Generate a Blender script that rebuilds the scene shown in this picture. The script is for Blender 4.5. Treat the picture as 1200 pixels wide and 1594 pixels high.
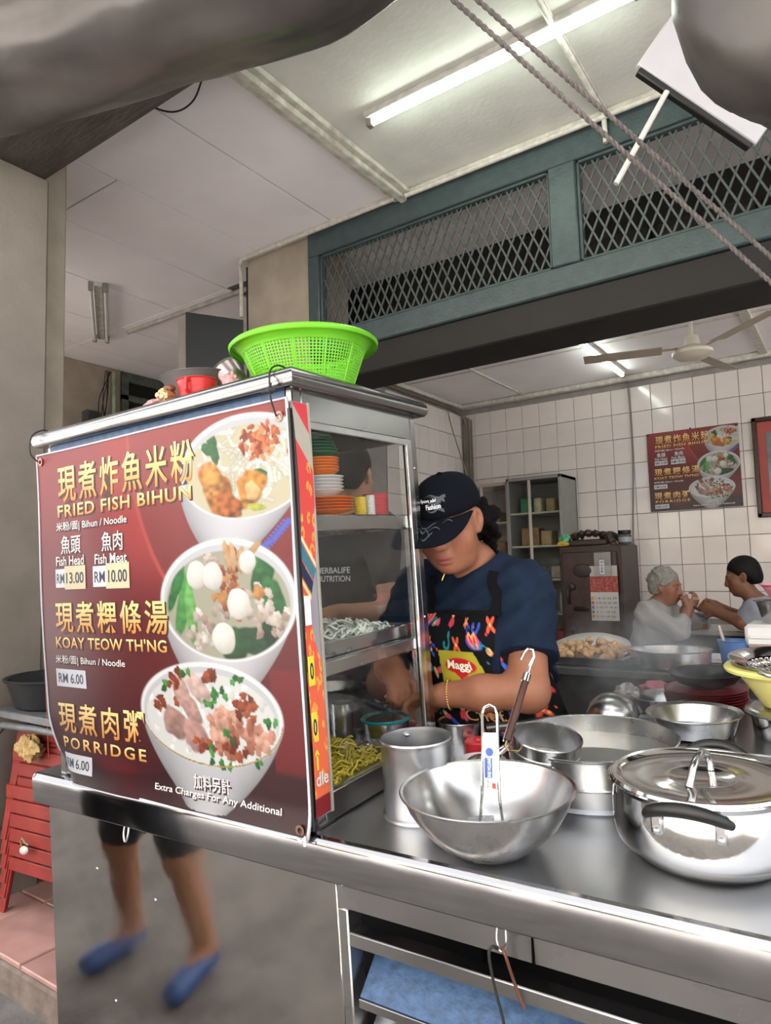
import bpy, bmesh, math, random
import numpy as np
from mathutils import Matrix, Vector, Euler
random.seed(7); rng = np.random.default_rng(7)
for o in list(bpy.data.objects): bpy.data.objects.remove(o)
scene = bpy.context.scene
COL = scene.collection
PI = math.pi
def rad(a): return a*PI/180

# ---------------------------------------------------------------- camera
CAM = Vector((0, 0, 1.5))
FPX = 1060.0
cam_data = bpy.data.cameras.new('camera'); cam = bpy.data.objects.new('camera', cam_data); COL.objects.link(cam)
cam_data.sensor_fit = 'HORIZONTAL'; cam_data.sensor_width = 36; cam_data.lens = FPX/1200*36
cam_data.clip_start = .02; cam_data.clip_end = 200
def view_rows(yaw, pitch, roll):
    yaw, pitch, roll = rad(yaw), rad(pitch), rad(roll)
    fwd = Vector((-math.sin(yaw)*math.cos(pitch), math.cos(yaw)*math.cos(pitch), math.sin(pitch)))
    right = Vector((math.cos(yaw), math.sin(yaw), 0)); up = right.cross(fwd)
    return right*math.cos(roll)+up*math.sin(roll), -right*math.sin(roll)+up*math.cos(roll), fwd
r_, u_, f_ = view_rows(34.7, 4.85, -1.57)
cam.matrix_world = Matrix(((r_.x, u_.x, -f_.x, CAM.x), (r_.y, u_.y, -f_.y, CAM.y), (r_.z, u_.z, -f_.z, CAM.z), (0, 0, 0, 1)))
scene.camera = cam
# the cart stands with its front wheels on the street and its back on the raised walkway: a tilt of about three degrees
TILT = Matrix(((0.9997, -0.0210, -0.0143), (0.0203, 0.9986, -0.0491), (0.0153, 0.0488, 0.9987))).to_4x4()
CART = Matrix.Translation(CAM) @ TILT @ Matrix.Translation(-CAM)

# ---------------------------------------------------------------- sky, light, exposure
vs = scene.view_settings
vs.view_transform = 'Standard'; vs.look = 'None'; vs.gamma = 1; vs.use_curve_mapping = False
vs.exposure = 1.55
world = bpy.data.worlds.new('overcast_sky'); scene.world = world; world.use_nodes = True
wn = world.node_tree.nodes; wl = world.node_tree.links; wn.clear()
wo = wn.new('ShaderNodeOutputWorld'); wb = wn.new('ShaderNodeBackground')
wb.inputs['Color'].default_value = (.96, .97, 1.0, 1); wb.inputs['Strength'].default_value = 1.0
wl.new(wb.outputs[0], wo.inputs[0])
TUBE_POWER = 9.5; TUBE_POWER_IN = 7.5
sun_d = bpy.data.lights.new('sun', 'SUN'); sun_d.energy = 25.0; sun_d.angle = rad(4); sun_d.color = (1, .985, .97)
sun = bpy.data.objects.new('sun', sun_d); COL.objects.link(sun); sun.rotation_euler = (rad(-26), 0, rad(12))   # high behind the shop: lights the open street, not the walkway

# ---------------------------------------------------------------- materials
MATS = {}
def srgb(c):
    if isinstance(c, str):
        c = c.lstrip('#'); c = [int(c[i:i+2], 16)/255 for i in (0, 2, 4)]
        return tuple((x/12.92 if x <= .04045 else ((x+.055)/1.055)**2.4) for x in c)
    return tuple(c)
def mat(name, col=(.5, .5, .5), rough=.5, metal=0, var=.06, scale=12, bump=0, bscale=60, spec=.5, stretch=None,
        emit=0, alpha=1, attr=False, sheen=0, trans=0, rvar=0, col2=None, coat=0, sss=0):
    if name in MATS: return MATS[name]
    m = bpy.data.materials.new(name); m.use_nodes = True; MATS[name] = m
    nt = m.node_tree; N = nt.nodes; L = nt.links; b = N['Principled BSDF']
    c = srgb(col)
    tc = N.new('ShaderNodeTexCoord'); mp = N.new('ShaderNodeMapping'); L.new(tc.outputs['Object'], mp.inputs[0])
    if stretch: mp.inputs['Scale'].default_value = stretch
    nz = N.new('ShaderNodeTexNoise'); nz.inputs['Scale'].default_value = scale; nz.inputs['Detail'].default_value = 4
    L.new(mp.outputs[0], nz.inputs['Vector'])
    if attr:
        at = N.new('ShaderNodeAttribute'); at.attribute_name = 'Col'; src = at.outputs['Color']
    else:
        rg = N.new('ShaderNodeRGB'); rg.outputs[0].default_value = (*c, 1); src = rg.outputs[0]
    if var or col2:
        mx = N.new('ShaderNodeMix'); mx.data_type = 'RGBA'
        rp = N.new('ShaderNodeMapRange'); rp.inputs['From Min'].default_value = .35; rp.inputs['From Max'].default_value = .68
        L.new(nz.outputs['Fac'], rp.inputs['Value'])
        if col2:
            L.new(src, mx.inputs[6]); mx.inputs[7].default_value = (*srgb(col2), 1); L.new(rp.outputs[0], mx.inputs[0])
        else:
            mx.blend_type = 'MULTIPLY'; mx.inputs[0].default_value = 1
            cr = N.new('ShaderNodeMapRange'); cr.inputs['To Min'].default_value = 1-var; cr.inputs['To Max'].default_value = 1+var*.3
            L.new(rp.outputs[0], cr.inputs['Value'])
            L.new(src, mx.inputs[6]); L.new(cr.outputs[0], mx.inputs[7])
        src = mx.outputs[2]
    L.new(src, b.inputs['Base Color'])
    b.inputs['Roughness'].default_value = rough; b.inputs['Metallic'].default_value = metal
    b.inputs['Specular IOR Level'].default_value = spec
    if rvar:
        rr = N.new('ShaderNodeMapRange'); rr.inputs['To Min'].default_value = max(.02, rough-rvar); rr.inputs['To Max'].default_value = rough+rvar
        rr.inputs['From Min'].default_value = .3; rr.inputs['From Max'].default_value = .7
        L.new(nz.outputs['Fac'], rr.inputs['Value']); L.new(rr.outputs[0], b.inputs['Roughness'])
    if bump:
        n2 = N.new('ShaderNodeTexNoise'); n2.inputs['Scale'].default_value = bscale; n2.inputs['Detail'].default_value = 3
        L.new(mp.outputs[0], n2.inputs['Vector'])
        bp = N.new('ShaderNodeBump'); bp.inputs['Strength'].default_value = bump; bp.inputs['Distance'].default_value = .01
        L.new(n2.outputs['Fac'], bp.inputs['Height']); L.new(bp.outputs[0], b.inputs['Normal'])
    if emit:
        b.inputs['Emission Color'].default_value = (*c, 1); b.inputs['Emission Strength'].default_value = emit
    if sheen: b.inputs['Sheen Weight'].default_value = sheen
    if trans: b.inputs['Transmission Weight'].default_value = trans
    if coat: b.inputs['Coat Weight'].default_value = coat; b.inputs['Coat Roughness'].default_value = .1
    if sss:
        b.inputs['Subsurface Weight'].default_value = sss; b.inputs['Subsurface Radius'].default_value = (.012, .005, .003)
    if alpha < 1: b.inputs['Alpha'].default_value = alpha
    return m
def glass_mat(name, tint=(.9, .93, .92), refl=1.0, rough=.02):
    if name in MATS: return MATS[name]
    m = bpy.data.materials.new(name); m.use_nodes = True; MATS[name] = m
    N = m.node_tree.nodes; L = m.node_tree.links; N.clear()
    o = N.new('ShaderNodeOutputMaterial'); t = N.new('ShaderNodeBsdfTransparent'); g = N.new('ShaderNodeBsdfGlossy'); mx = N.new('ShaderNodeMixShader')
    lw = N.new('ShaderNodeLayerWeight'); lw.inputs[0].default_value = .5; pw = N.new('ShaderNodeMath'); pw.operation = 'POWER'; pw.inputs[1].default_value = 4
    ma = N.new('ShaderNodeMath'); ma.operation = 'MULTIPLY_ADD'; ma.inputs[1].default_value = .9; ma.inputs[2].default_value = .035; fr = ma
    L.new(lw.outputs['Facing'], pw.inputs[0]); L.new(pw.outputs[0], ma.inputs[0])
    t.inputs[0].default_value = (*tint, 1); g.inputs['Roughness'].default_value = rough; g.inputs[0].default_value = (refl, refl, refl, 1)
    L.new(fr.outputs[0], mx.inputs[0]); L.new(t.outputs[0], mx.inputs[1]); L.new(g.outputs[0], mx.inputs[2]); L.new(mx.outputs[0], o.inputs[0])
    return m

# ---------------------------------------------------------------- mesh builder
class MB:
    def __init__(s): s.v = []; s.f = []; s.c = None
    def add(s, v, f):
        n = len(s.v); s.v += [tuple(p) for p in v]; s.f += [tuple(i+n for i in q) for q in f]; return s
    def box(s, x0, x1, y0, y1, z0, z1, b=0, M=None):
        b = min(b, abs(x1-x0)*.49, abs(y1-y0)*.49, abs(z1-z0)*.49)
        if b <= 0:
            v = [Vector((x, y, z)) for x in (x0, x1) for y in (y0, y1) for z in (z0, z1)]
            f = [(0, 1, 3, 2), (4, 6, 7, 5), (0, 4, 5, 1), (2, 3, 7, 6), (0, 2, 6, 4), (1, 5, 7, 3)]
        else:
            v = []; ix = {}
            for i, x in enumerate((x0, x1)):
                for j, y in enumerate((y0, y1)):
                    for k, z in enumerate((z0, z1)):
                        sx, sy, sz = (1, -1)[i], (1, -1)[j], (1, -1)[k]
                        for a in range(3):
                            ix[i, j, k, a] = len(v)
                            v.append(Vector((x+(0 if a == 0 else sx*b), y+(0 if a == 1 else sy*b), z+(0 if a == 2 else sz*b))))
            f = []
            for a in range(3):
                for e in (0, 1):
                    o = [q for q in range(3) if q != a]
                    def g(p, q):
                        t = [0, 0, 0]; t[a] = e; t[o[0]] = p; t[o[1]] = q; return ix[t[0], t[1], t[2], a]
                    q = [g(0, 0), g(1, 0), g(1, 1), g(0, 1)]
                    if (e == 0) != (a == 1): q.reverse()
                    f.append(tuple(q))
            for a in range(3):
                o = [q for q in range(3) if q != a]
                for p in (0, 1):
                    for q in (0, 1):
                        t0 = [0, 0, 0]; t0[o[0]] = p; t0[o[1]] = q; t1 = t0[:]; t1[a] = 1
                        f.append((ix[(*t0, o[0])], ix[(*t1, o[0])], ix[(*t1, o[1])], ix[(*t0, o[1])]))
            for i in (0, 1):
                for j in (0, 1):
                    for k in (0, 1): f.append((ix[i, j, k, 0], ix[i, j, k, 1], ix[i, j, k, 2]))
        if M is not None: v = [M @ p for p in v]
        return s.add(v, f)
    def lathe(s, prof, c=(0, 0, 0), n=48, M=None, close=False, a0=0, a1=2*PI):
        full = abs(a1-a0-2*PI) < 1e-6; m = len(prof); k = n if full else n+1; v = []; f = []
        for i in range(k):
            a = a0+(a1-a0)*i/n; ca, sa = math.cos(a), math.sin(a)
            for r, z in prof:
                p = Vector((r*ca, r*sa, z))
                p = (M @ p) if M is not None else p
                v.append((p[0]+c[0], p[1]+c[1], p[2]+c[2]))
        for i in range(n):
            i2 = (i+1) % k
            for j in range(m-1 if not close else m):
                j2 = (j+1) % m; q = [i*m+j, i2*m+j, i2*m+j2, i*m+j2]
                f.append(tuple(q))
        return s.add(v, f)
    def tube(s, pts, r, n=10, cap=True, flat=None):
        pts = [Vector(p) for p in pts]; m = len(pts); rr = r if isinstance(r, (list, tuple)) else [r]*m; v = []; f = []
        t0 = (pts[1]-pts[0]).normalized(); up = Vector((0, 0, 1)) if abs(t0.z) < .9 else Vector((1, 0, 0)); a = t0.cross(up).normalized()
        for i, p in enumerate(pts):
            t = ((pts[min(i+1, m-1)]-p).normalized()+(p-pts[max(i-1, 0)]).normalized()); t = t.normalized() if t.length > 1e-9 else t0
            a = (a-t*a.dot(t)).normalized(); b = t.cross(a)
            for k in range(n):
                q = 2*PI*k/n; v.append(p+(a*math.cos(q)+b*math.sin(q)*(flat or 1))*rr[i])
        for i in range(m-1):
            for k in range(n): f.append((i*n+k, i*n+(k+1) % n, (i+1)*n+(k+1) % n, (i+1)*n+k))
        if cap: f.append(tuple(range(n-1, -1, -1))); f.append(tuple((m-1)*n+k for k in range(n)))
        return s.add(v, f)
    def cyl(s, p0, p1, r0, r1=None, n=16): return s.tube([p0, p1], [r0, r0 if r1 is None else r1], n)
    def extrude(s, poly, ax, a0, a1, M=None):
        """closed polygon of 2D points swept along axis ax from a0 to a1"""
        n = len(poly); v = []
        for a in (a0, a1):
            for p, q in poly:
                t = [p, q]; t.insert(ax, a); t = Vector(t); v.append(M @ t if M is not None else t)
        f = [(i, (i+1) % n, n+(i+1) % n, n+i) for i in range(n)] + [tuple(range(n-1, -1, -1)), tuple(range(n, 2*n))]
        return s.add(v, f)
    def ell(s, c, r, n=16, m=10, M=None, noise=0):
        v = []; f = []
        for i in range(m+1):
            th = PI*i/m
            for k in range(n):
                ph = 2*PI*k/n; w = 1+noise*(random.random()-.5)
                p = Vector((r[0]*math.sin(th)*math.cos(ph)*w, r[1]*math.sin(th)*math.sin(ph)*w, r[2]*math.cos(th)*w))
                if M is not None: p = M @ p
                v.append((p[0]+c[0], p[1]+c[1], p[2]+c[2]))
        for i in range(m):
            for k in range(n): f.append((i*n+k, (i+1)*n+k, (i+1)*n+(k+1) % n, i*n+(k+1) % n))
        return s.add(v, f)
    def grid(s, P):
        """P[i][j] points"""
        n = len(P); m = len(P[0]); v = [p for r in P for p in r]
        f = [(i*m+j, i*m+j+1, (i+1)*m+j+1, (i+1)*m+j) for i in range(n-1) for j in range(m-1)]
        return s.add(v, f)
    def mesh(s, name='m'):
        me = bpy.data.meshes.new(name); me.from_pydata([tuple(p) for p in s.v], [], s.f)
        bm = bmesh.new(); bm.from_mesh(me); bmesh.ops.remove_doubles(bm, verts=bm.verts, dist=1e-6)
        bmesh.ops.recalc_face_normals(bm, faces=bm.faces); bm.to_mesh(me); bm.free(); return me
    def build(s, name, m, parent=None, smooth=40):
        return link(name, s.mesh(name), m, parent, smooth)
def link(name, me, m, parent=None, smooth=40):
    if m is not None and not len(me.materials): me.materials.append(m)
    if smooth:
        me.shade_smooth()
        if smooth < 180: me.set_sharp_from_angle(angle=rad(smooth))
    o = bpy.data.objects.new(name, me); COL.objects.link(o)
    if parent is not None: o.parent = parent
    return o
def tag(o, label, cat, group=None, kind=None):
    o['label'] = label; o['category'] = cat
    if group: o['group'] = group
    if kind: o['kind'] = kind
    return o
def struct(o, label=None):
    o['kind'] = 'structure'
    if label: o['label'] = label
    return o
def thing(name, label, cat, loc=(0, 0, 0), rz=0, group=None, cart=False, rot=None):
    o = bpy.data.objects.new(name, None); COL.objects.link(o); o.empty_display_size = .05
    R = Matrix.Rotation(rad(rz), 4, 'Z') if rot is None else Euler([rad(a) for a in rot]).to_matrix().to_4x4()
    m = Matrix.Translation(loc) @ R
    o.matrix_world = (CART @ m) if cart else m
    return tag(o, label, cat, group)
def place(o, loc=(0, 0, 0), rz=0, cart=False, rot=None):
    R = Matrix.Rotation(rad(rz), 4, 'Z') if rot is None else Euler([rad(a) for a in rot]).to_matrix().to_4x4()
    m = Matrix.Translation(loc) @ R
    o.matrix_world = (CART @ m) if cart else m
    return o
def copy_tree(o, loc, rz=0, cart=False, label=None, rot=None):
    c = o.copy(); COL.objects.link(c)
    for ch in list(o.children):
        d = ch.copy(); COL.objects.link(d); d.parent = c
        for g in list(ch.children):
            e = g.copy(); COL.objects.link(e); e.parent = d
    place(c, loc, rz, cart, rot)
    if label: c['label'] = label
    return c
def color_mesh(me, cols):
    """cols: (nverts,3) linear colours"""
    a = me.color_attributes.new('Col', 'FLOAT_COLOR', 'POINT')
    d = np.ones((len(me.vertices), 4), np.float32); d[:, :3] = cols; a.data.foreach_set('color', d.ravel())
FONT_CACHE = {}
def text_mesh(body, size=1, offset=0, spacing=1.0, shear=0):
    """triangulated outline of a text, centred on x, baseline 0, in the xy plane"""
    cu = bpy.data.curves.new('t', 'FONT'); cu.body = body; cu.size = size; cu.align_x = 'LEFT'; cu.offset = offset; cu.space_character = spacing
    cu.resolution_u = 3; cu.shear = shear; cu.fill_mode = 'FRONT'
    ob = bpy.data.objects.new('t', cu); COL.objects.link(ob)
    dg = bpy.context.evaluated_depsgraph_get(); dg.update(); me = bpy.data.meshes.new_from_object(ob.evaluated_get(dg))
    V = np.array([v.co[:] for v in me.vertices]).reshape(-1, 3); F = [tuple(p.vertices) for p in me.polygons]
    bpy.data.objects.remove(ob); bpy.data.curves.remove(cu); bpy.data.meshes.remove(me)
    return V, F
def text_in(body, x0, x1, y0, y1, fn, name, m, parent, offset=0, cols=None, size=1.0, spacing=1.0, keep=False):
    """text fitted into the rectangle x0..x1, y0(bottom)..y1(top), mapped by fn(x,y)"""
    V, F = text_mesh(body, 1.0, 0, spacing)
    if not len(V): return None
    lo, hi = V.min(0), V.max(0)
    if offset: V, F = text_mesh(body, 1.0, offset, spacing)
    sx = (x1-x0)/max(hi[0]-lo[0], 1e-6); sy = (y1-y0)/max(hi[1]-lo[1], 1e-6)
    X = x0+(V[:, 0]-lo[0])*sx; Y = y0+(V[:, 1]-lo[1])*sy
    me = bpy.data.meshes.new(name); me.from_pydata([fn(a, b) for a, b in zip(X, Y)], [], F)
    if cols is not None:
        t = np.clip((Y-y0)/(y1-y0), 0, 1)[:, None]; color_mesh(me, cols[0]*(1-t)+cols[1]*t)
    return link(name, me, m, parent, 0)
def curve(pts, n=6):
    P = [Vector(p) for p in pts]; out = []
    for i in range(len(P)-1):
        a, b, c, d = P[max(i-1, 0)], P[i], P[i+1], P[min(i+2, len(P)-1)]
        for k in range(n):
            t = k/n; out.append(.5*((2*b)+(c-a)*t+(2*a-5*b+4*c-d)*t*t+(3*b-a-3*c+d)*t**3))
    return out+[P[-1]]
def sm(e0, e1, x):
    t = np.clip((x-e0)/(e1-e0), 0, 1); return t*t*(3-2*t)
# ---------------------------------------------------------------- materials of the setting
m_street = mat('street_concrete', '#78736f', .85, var=.3, scale=6, bump=.5, bscale=40)
m_floor = mat('floor_grout', '#a39491', .8, var=.2)
m_ftile = mat('floor_tile_clay', '#b98f86', .45, var=.18, scale=9, rvar=.12)
m_wtile = mat('wall_tile_glazed', '#cfc7c3', .12, var=.05, scale=5, rvar=.05)
m_grout = mat('tile_grout', '#8d8784', .8, var=.15)
m_ceil = mat('ceiling_board_white', '#f3eff1', .7, var=.05, scale=3, bump=.06, bscale=30)
m_ceil_d = mat('ceiling_joint', '#6f6965', .9, var=.1)
m_trim = mat('painted_trim_white', '#cfcac0', .55, var=.25, scale=25, bump=.2, bscale=90)
m_beige = mat('pillar_plaster', '#887f75', .75, var=.14, scale=5, bump=.12, bscale=50)
m_beige2 = mat('pilaster_plaster', '#a89d8d', .75, var=.18, scale=5, bump=.12, bscale=50)
m_beam = mat('beam_dark_paint', '#4b443e', .45, var=.35, scale=14, bump=.5, bscale=45, stretch=(.4, 1.5, 1.5))
m_green = mat('teal_grey_paint', '#3f4d4f', .4, var=.18, scale=20, bump=.18, bscale=70)
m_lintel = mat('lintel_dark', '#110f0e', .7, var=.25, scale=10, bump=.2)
m_meshm = mat('expanded_metal_paint', '#49504e', .5, var=.12)
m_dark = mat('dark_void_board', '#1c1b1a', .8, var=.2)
m_wall = mat('wall_plaster_grey', '#cbc4bc', .8, var=.12, scale=4)
m_white = mat('white_enamel', '#d8d8d4', .35, var=.06)
m_tube = mat('lit_tube', '#f2fff0', .5, emit=TUBE_POWER, var=0); m_tube_in = mat('lit_tube_shop', '#f6fff6', .5, emit=TUBE_POWER_IN, var=0)
m_tube_off = mat('unlit_tube', '#dcdcd6', .25, var=.04)
m_black = mat('black_plastic', '#141414', .4, var=.15)
m_wire = mat('black_cable', '#1b1a19', .6, var=.1)

# ---------------------------------------------------------------- street, kerb, floors
struct(MB().box(-16, 10, -9.5, 1.25, -.3, .09).build('street', m_street), 'rough grey concrete street surface before the kerb')
struct(MB().box(-9, 3, 1.25, 1.33, -.2, .188, .008).build('kerb', mat('kerb_concrete', '#7f7068', .85, var=.35, scale=12, bump=.6, bscale=35)), 'worn concrete kerb step at the walkway edge')
floor = struct(MB().box(-9, 3, 1.33, 6.3, -.2, .19).build('floor', m_floor), 'pinkish clay tiled walkway floor')
tl = MB().box(-.182, .182, -.182, .182, -.012, .012, .004).mesh('floor_tile')
k = 0
for i in range(-5, 3):
    for j in range(0, 4):
        w = .142 if j == 0 else .37
        o = link('floor_tile', tl, m_ftile, floor, 30) if k == 0 else bpy.data.objects.new('floor_tile', tl)
        if k: COL.objects.link(o); o.parent = floor
        o.location = (-2.80+.37*i+.185, (1.404 if j == 0 else 1.735+.37*(j-1)), .19+random.uniform(-.001, .001)); o.scale = (1, .77 if j == 0 else 1, 1); k += 1

# ---------------------------------------------------------------- walls of the shop
wb_ = struct(MB().box(-3.4, 3.6, 5.945, 6.1, .19, 3.7).build('wall_back', m_grout), 'back wall of pale glazed tiles')
wlm = struct(MB().box(-3.4, -3.165, 3.5, 5.945, .19, 3.7).build('wall_left', m_grout), 'tiled side wall of the shop')
struct(MB().box(3.4, 3.6, 3.117, 5.945, .19, 3.7).build('wall_right', m_wall), 'plain side wall of the shop')
tw, th = .166, .218
me_t = MB().box(-tw/2+.0018, tw/2-.0018, -.008, .008, -th/2+.0018, th/2-.0018, .003).mesh('wall_tile'); me_t.materials.append(m_wtile); me_t.shade_smooth(); me_t.set_sharp_from_angle(angle=rad(25))
def wall_tile(p, rz, par):
    o = bpy.data.objects.new('wall_tile', me_t); COL.objects.link(o); o.parent = par
    o.location = p; o.rotation_euler = (rad(random.gauss(0, .35)), 0, rz+rad(random.gauss(0, .35)))
x0 = -1.19-.166*12
for i in range(21):
    for j in range(10):
        z = 1.694+.218*(j-3)+.109
        if z < 3.08: wall_tile((x0+.166*i+.083, 5.937, min(z, 3.05)), 0, wb_)
for i in range(8):
    for j in range(4, 10):
        z = 1.694+.218*(j-3)+.109
        if z < 3.08: wall_tile((-3.157, 5.93-.166*i-.083, z), PI/2, wlm)

# ---------------------------------------------------------------- ceilings
ceil = struct(MB().box(-6.2, 1.5, 1.6, 3.2, 3.612, 3.9).box(-6.2, -3.3, 3.2, 5.6, 3.612, 3.9).build('ceiling', m_ceil_d), 'white board ceiling over the walkway')
def panel(par, x0, x1, y0, y1, z, m=m_ceil, t=.012, gap=.004):
    return MB().box(x0+gap, x1-gap, y0+gap, y1-gap, z, z+t, .002).build('ceiling_panel', m, par, 30)
xs = [-6.2, -5.64, -5.0, -4.34, -3.70]
for a, b in zip(xs, xs[1:]): panel(ceil, a, b, 1.6, 3.36, 3.6); panel(ceil, a, b, 3.36, 5.5, 3.6)
panel(ceil, -3.70, -3.10, 1.6, 2.055, 3.6); panel(ceil, -3.70, -3.10, 2.055, 3.36, 3.6)
panel(ceil, -3.10, -2.47, 1.6, 3.117, 3.6); panel(ceil, -2.47, -1.96, 1.6, 3.117, 3.6)
m_ceil2 = mat('ceiling_board_grey', '#dcdcd4', .6, var=.08, scale=6, bump=.12, bscale=40)
panel(ceil, -1.96, -.83, 1.6, 3.117, 3.6, m_ceil2); panel(ceil, -.83, -.28, 1.6, 3.117, 3.6, m_ceil2); panel(ceil, -.28, 1.4, 1.6, 3.117, 3.6, m_ceil2)
m_trimy = mat('beam_casing_aged', '#d6d4c6', .6, var=.28, scale=18, bump=.3, bscale=80)
struct(MB().box(-2.02, -1.975, 1.6, 3.1, 3.565, 3.6, .004).box(-1.978, -1.935, 1.6, 3.1, 3.545, 3.6, .006).box(-1.938, -1.90, 1.6, 3.1, 3.57, 3.6, .004).build('trim_1', m_trimy), 'stepped aged ceiling batten running to the grille')
struct(MB().box(-.845, -.815, 1.6, 3.1, 3.585, 3.6, .003).build('trim_2', m_trim), 'thin white ceiling batten above the lit tube')
struct(MB().box(-1.9, 1.3, 3.06, 3.117, 3.57, 3.6, .006).box(-3.24, -2.03, 3.06, 3.117, 3.58, 3.6, .004).build('trim_3', m_trim), 'white cornice strip over the grille')
ici = struct(MB().box(-3.4, 3.5, 4.0, 6.0, 3.112, 3.3).build('ceiling_inside', m_ceil_d), 'white panelled ceiling inside the shop')
cx = [-3.17, -2.475, -1.52, -.5, .4, 1.4, 2.4, 3.4]; cy = [4.0, 4.9, 5.93]
for a, b in zip(cx, cx[1:]):
    for c, d in zip(cy, cy[1:]): panel(ici, a, b, c, d, 3.1)
tm = MB().box(-2.487, -2.463, 4.0, 5.92, 3.085, 3.1, .003).box(-.53, -.47, 4.0, 5.92, 3.07, 3.1, .004).box(-3.15, 1.2, 4.89, 4.91, 3.094, 3.1, .002).box(-3.15, 1.2, 5.87, 5.93, 3.05, 3.1, .01).box(-3.165, -3.12, 4.0, 5.9, 3.06, 3.1, .008)
struct(tm.build('trim_4', m_trim), 'white battens and cornice of the shop ceiling')
struct(MB().box(-3.3, 3.5, 3.25, 4.0, 3.6, 3.7).build('ceiling_front', m_ceil), 'high ceiling strip behind the metal grille')
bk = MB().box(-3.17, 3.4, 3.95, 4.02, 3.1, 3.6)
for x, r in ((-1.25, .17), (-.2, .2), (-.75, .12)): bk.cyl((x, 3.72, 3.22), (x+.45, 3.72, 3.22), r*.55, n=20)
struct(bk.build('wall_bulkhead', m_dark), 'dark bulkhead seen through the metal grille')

# ---------------------------------------------------------------- shopfront grille
win = struct(MB().box(-2.672, 3.4, 3.085, 3.16, 3.425, 3.6, .006).build('window_1', m_green), 'teal grey painted transom with diamond metal mesh')
MB().box(-2.672, 3.4, 3.085, 3.16, 2.80, 2.925, .008).build('bottom_rail', m_green, win)
MB().box(-2.672, -2.585, 3.085, 3.16, 2.925, 3.425, .006).build('stile', m_green, win)
MB().box(-1.12, -.985, 3.08, 3.165, 2.925, 3.425, .006).build('mullion', m_green, win)
MB().box(.45, .58, 3.08, 3.165, 2.925, 3.425, .006).build('mullion', m_green, win)
for a, b in ((-2.585, -1.12), (-.985, .45)):
    bd = MB()
    for q in ((a, b, 2.925, 2.94), (a, b, 3.41, 3.425), (a, a+.015, 2.925, 3.425), (b-.015, b, 2.925, 3.425)): bd.box(q[0], q[1], 3.10, 3.145, q[2], q[3], .003)
    bd.build('bead', m_green, win)
    g = MB(); w, h = .058, .125; z0, z1 = 2.94, 3.41; sl = h/w
    for s in (1, -1):
        n0 = int((b-a)/w)+6
        for i in range(-6, n0):
            # line x = a + i*w + s*(z-z0)/sl
            xa = a+i*w+(0 if s > 0 else w*0); pts = []
            for x, z in ((xa, z0), (xa+s*(z1-z0)/sl, z1)): pts.append([x, z])
            (xa_, za), (xb_, zb) = pts
            def clip(x, lo): return (lo-xa_)/(xb_-xa_)
            t0, t1 = 0., 1.
            for lim, sg in ((a, 1), (b, -1)):
                t = (lim-xa_)/(xb_-xa_)
                if (xb_-xa_)*sg > 0: t0 = max(t0, t)
                else: t1 = min(t1, t)
            if t1-t0 < .01: continue
            P = Vector((xa_+(xb_-xa_)*t0, 3.12+.002*s, za+(zb-za)*t0)); Q = Vector((xa_+(xb_-xa_)*t1, 3.12+.002*s, za+(zb-za)*t1))
            d = (Q-P).normalized(); nrm = Vector((0, 1, 0)); sd = d.cross(nrm)*.0046; tk = nrm*.003
            g.add([P-sd-tk, P+sd-tk, P+sd+tk, P-sd+tk, Q-sd-tk, Q+sd-tk, Q+sd+tk, Q-sd+tk], [(0, 1, 5, 4), (1, 2, 6, 5), (2, 3, 7, 6), (3, 0, 4, 7), (3, 2, 1, 0), (4, 5, 6, 7)])
    g.build('wire_mesh', m_meshm, win, 0)
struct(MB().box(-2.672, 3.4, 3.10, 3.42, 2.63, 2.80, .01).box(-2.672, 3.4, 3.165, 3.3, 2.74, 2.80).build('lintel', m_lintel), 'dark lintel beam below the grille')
struct(MB().box(-3.235, -2.672, 3.117, 3.5, .19, 3.6, .012).build('wall_pier', m_beige2), 'beige pier between grille and black board')
struct(MB().box(-3.33, -3.237, 3.2, 3.4, .19, 3.6, .004).build('trim_5', m_dark), 'dark door jamb beside the pier')

# ---------------------------------------------------------------- walkway pillar, street beam, neighbour's wall
struct(MB().box(-4.3, -2.98, 1.26, 1.63, .15, 3.36, .015).build('pillar', m_beige), 'tall beige plastered pillar at the walkway edge')
struct(MB().box(-4.3, -3.15, 1.63, 1.81, .15, 3.62, .01).build('wall_pilaster', m_beige2), 'pale strip of wall behind the pillar')
struct(MB().box(-6.2, 1.5, 1.22, 1.616, 3.35, 3.9, .01).box(-6.2, 1.5, 1.616, 1.66, 3.50, 3.62).build('beam', m_beam), 'dark painted beam along the street edge')
sg = MB().box(-4.6, -2.75, 1.16, 1.2, 3.36, 3.62, .006).build('street_sign', mat('sign_dark_grey', '#4d4d52', .5, var=.15)); tag(sg, 'dark grey sign board with pale lettering on the street beam', 'sign')
text_in('JALAN', -3.6, -2.92, 3.41, 3.55, lambda a, b: (a, 1.158, b), 'lettering', mat('sign_letter_grey', '#9a9a9e', .6), sg)
struct(MB().box(-9, 3, 1.2, 1.45, 3.9, 6.5).build('wall_sky_blocker', m_wall), 'unseen upper facade added to block the sky above the walkway')  # out of view; added to keep sky light from above off the walkway
struct(MB().box(-9, 3, 1.45, 6.2, 3.95, 4.1).build('roof', m_wall))
fw = struct(MB().box(-6.4, -6.06, 3.2, 4.08, .19, 3.6, .01).box(-6.5, -6.2, 1.4, 5.6, .19, 2.2).box(-6.4, -6.1, 1.8, 3.2, .19, 3.6).build('wall_far_end', m_beige2), 'stained pale wall at the far end of the walkway')
struct(MB().box(-6.3, -6.1, 4.08, 5.6, 2.2, 3.55, .01).build('window_2', m_dark), 'dark far window frame')
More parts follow.
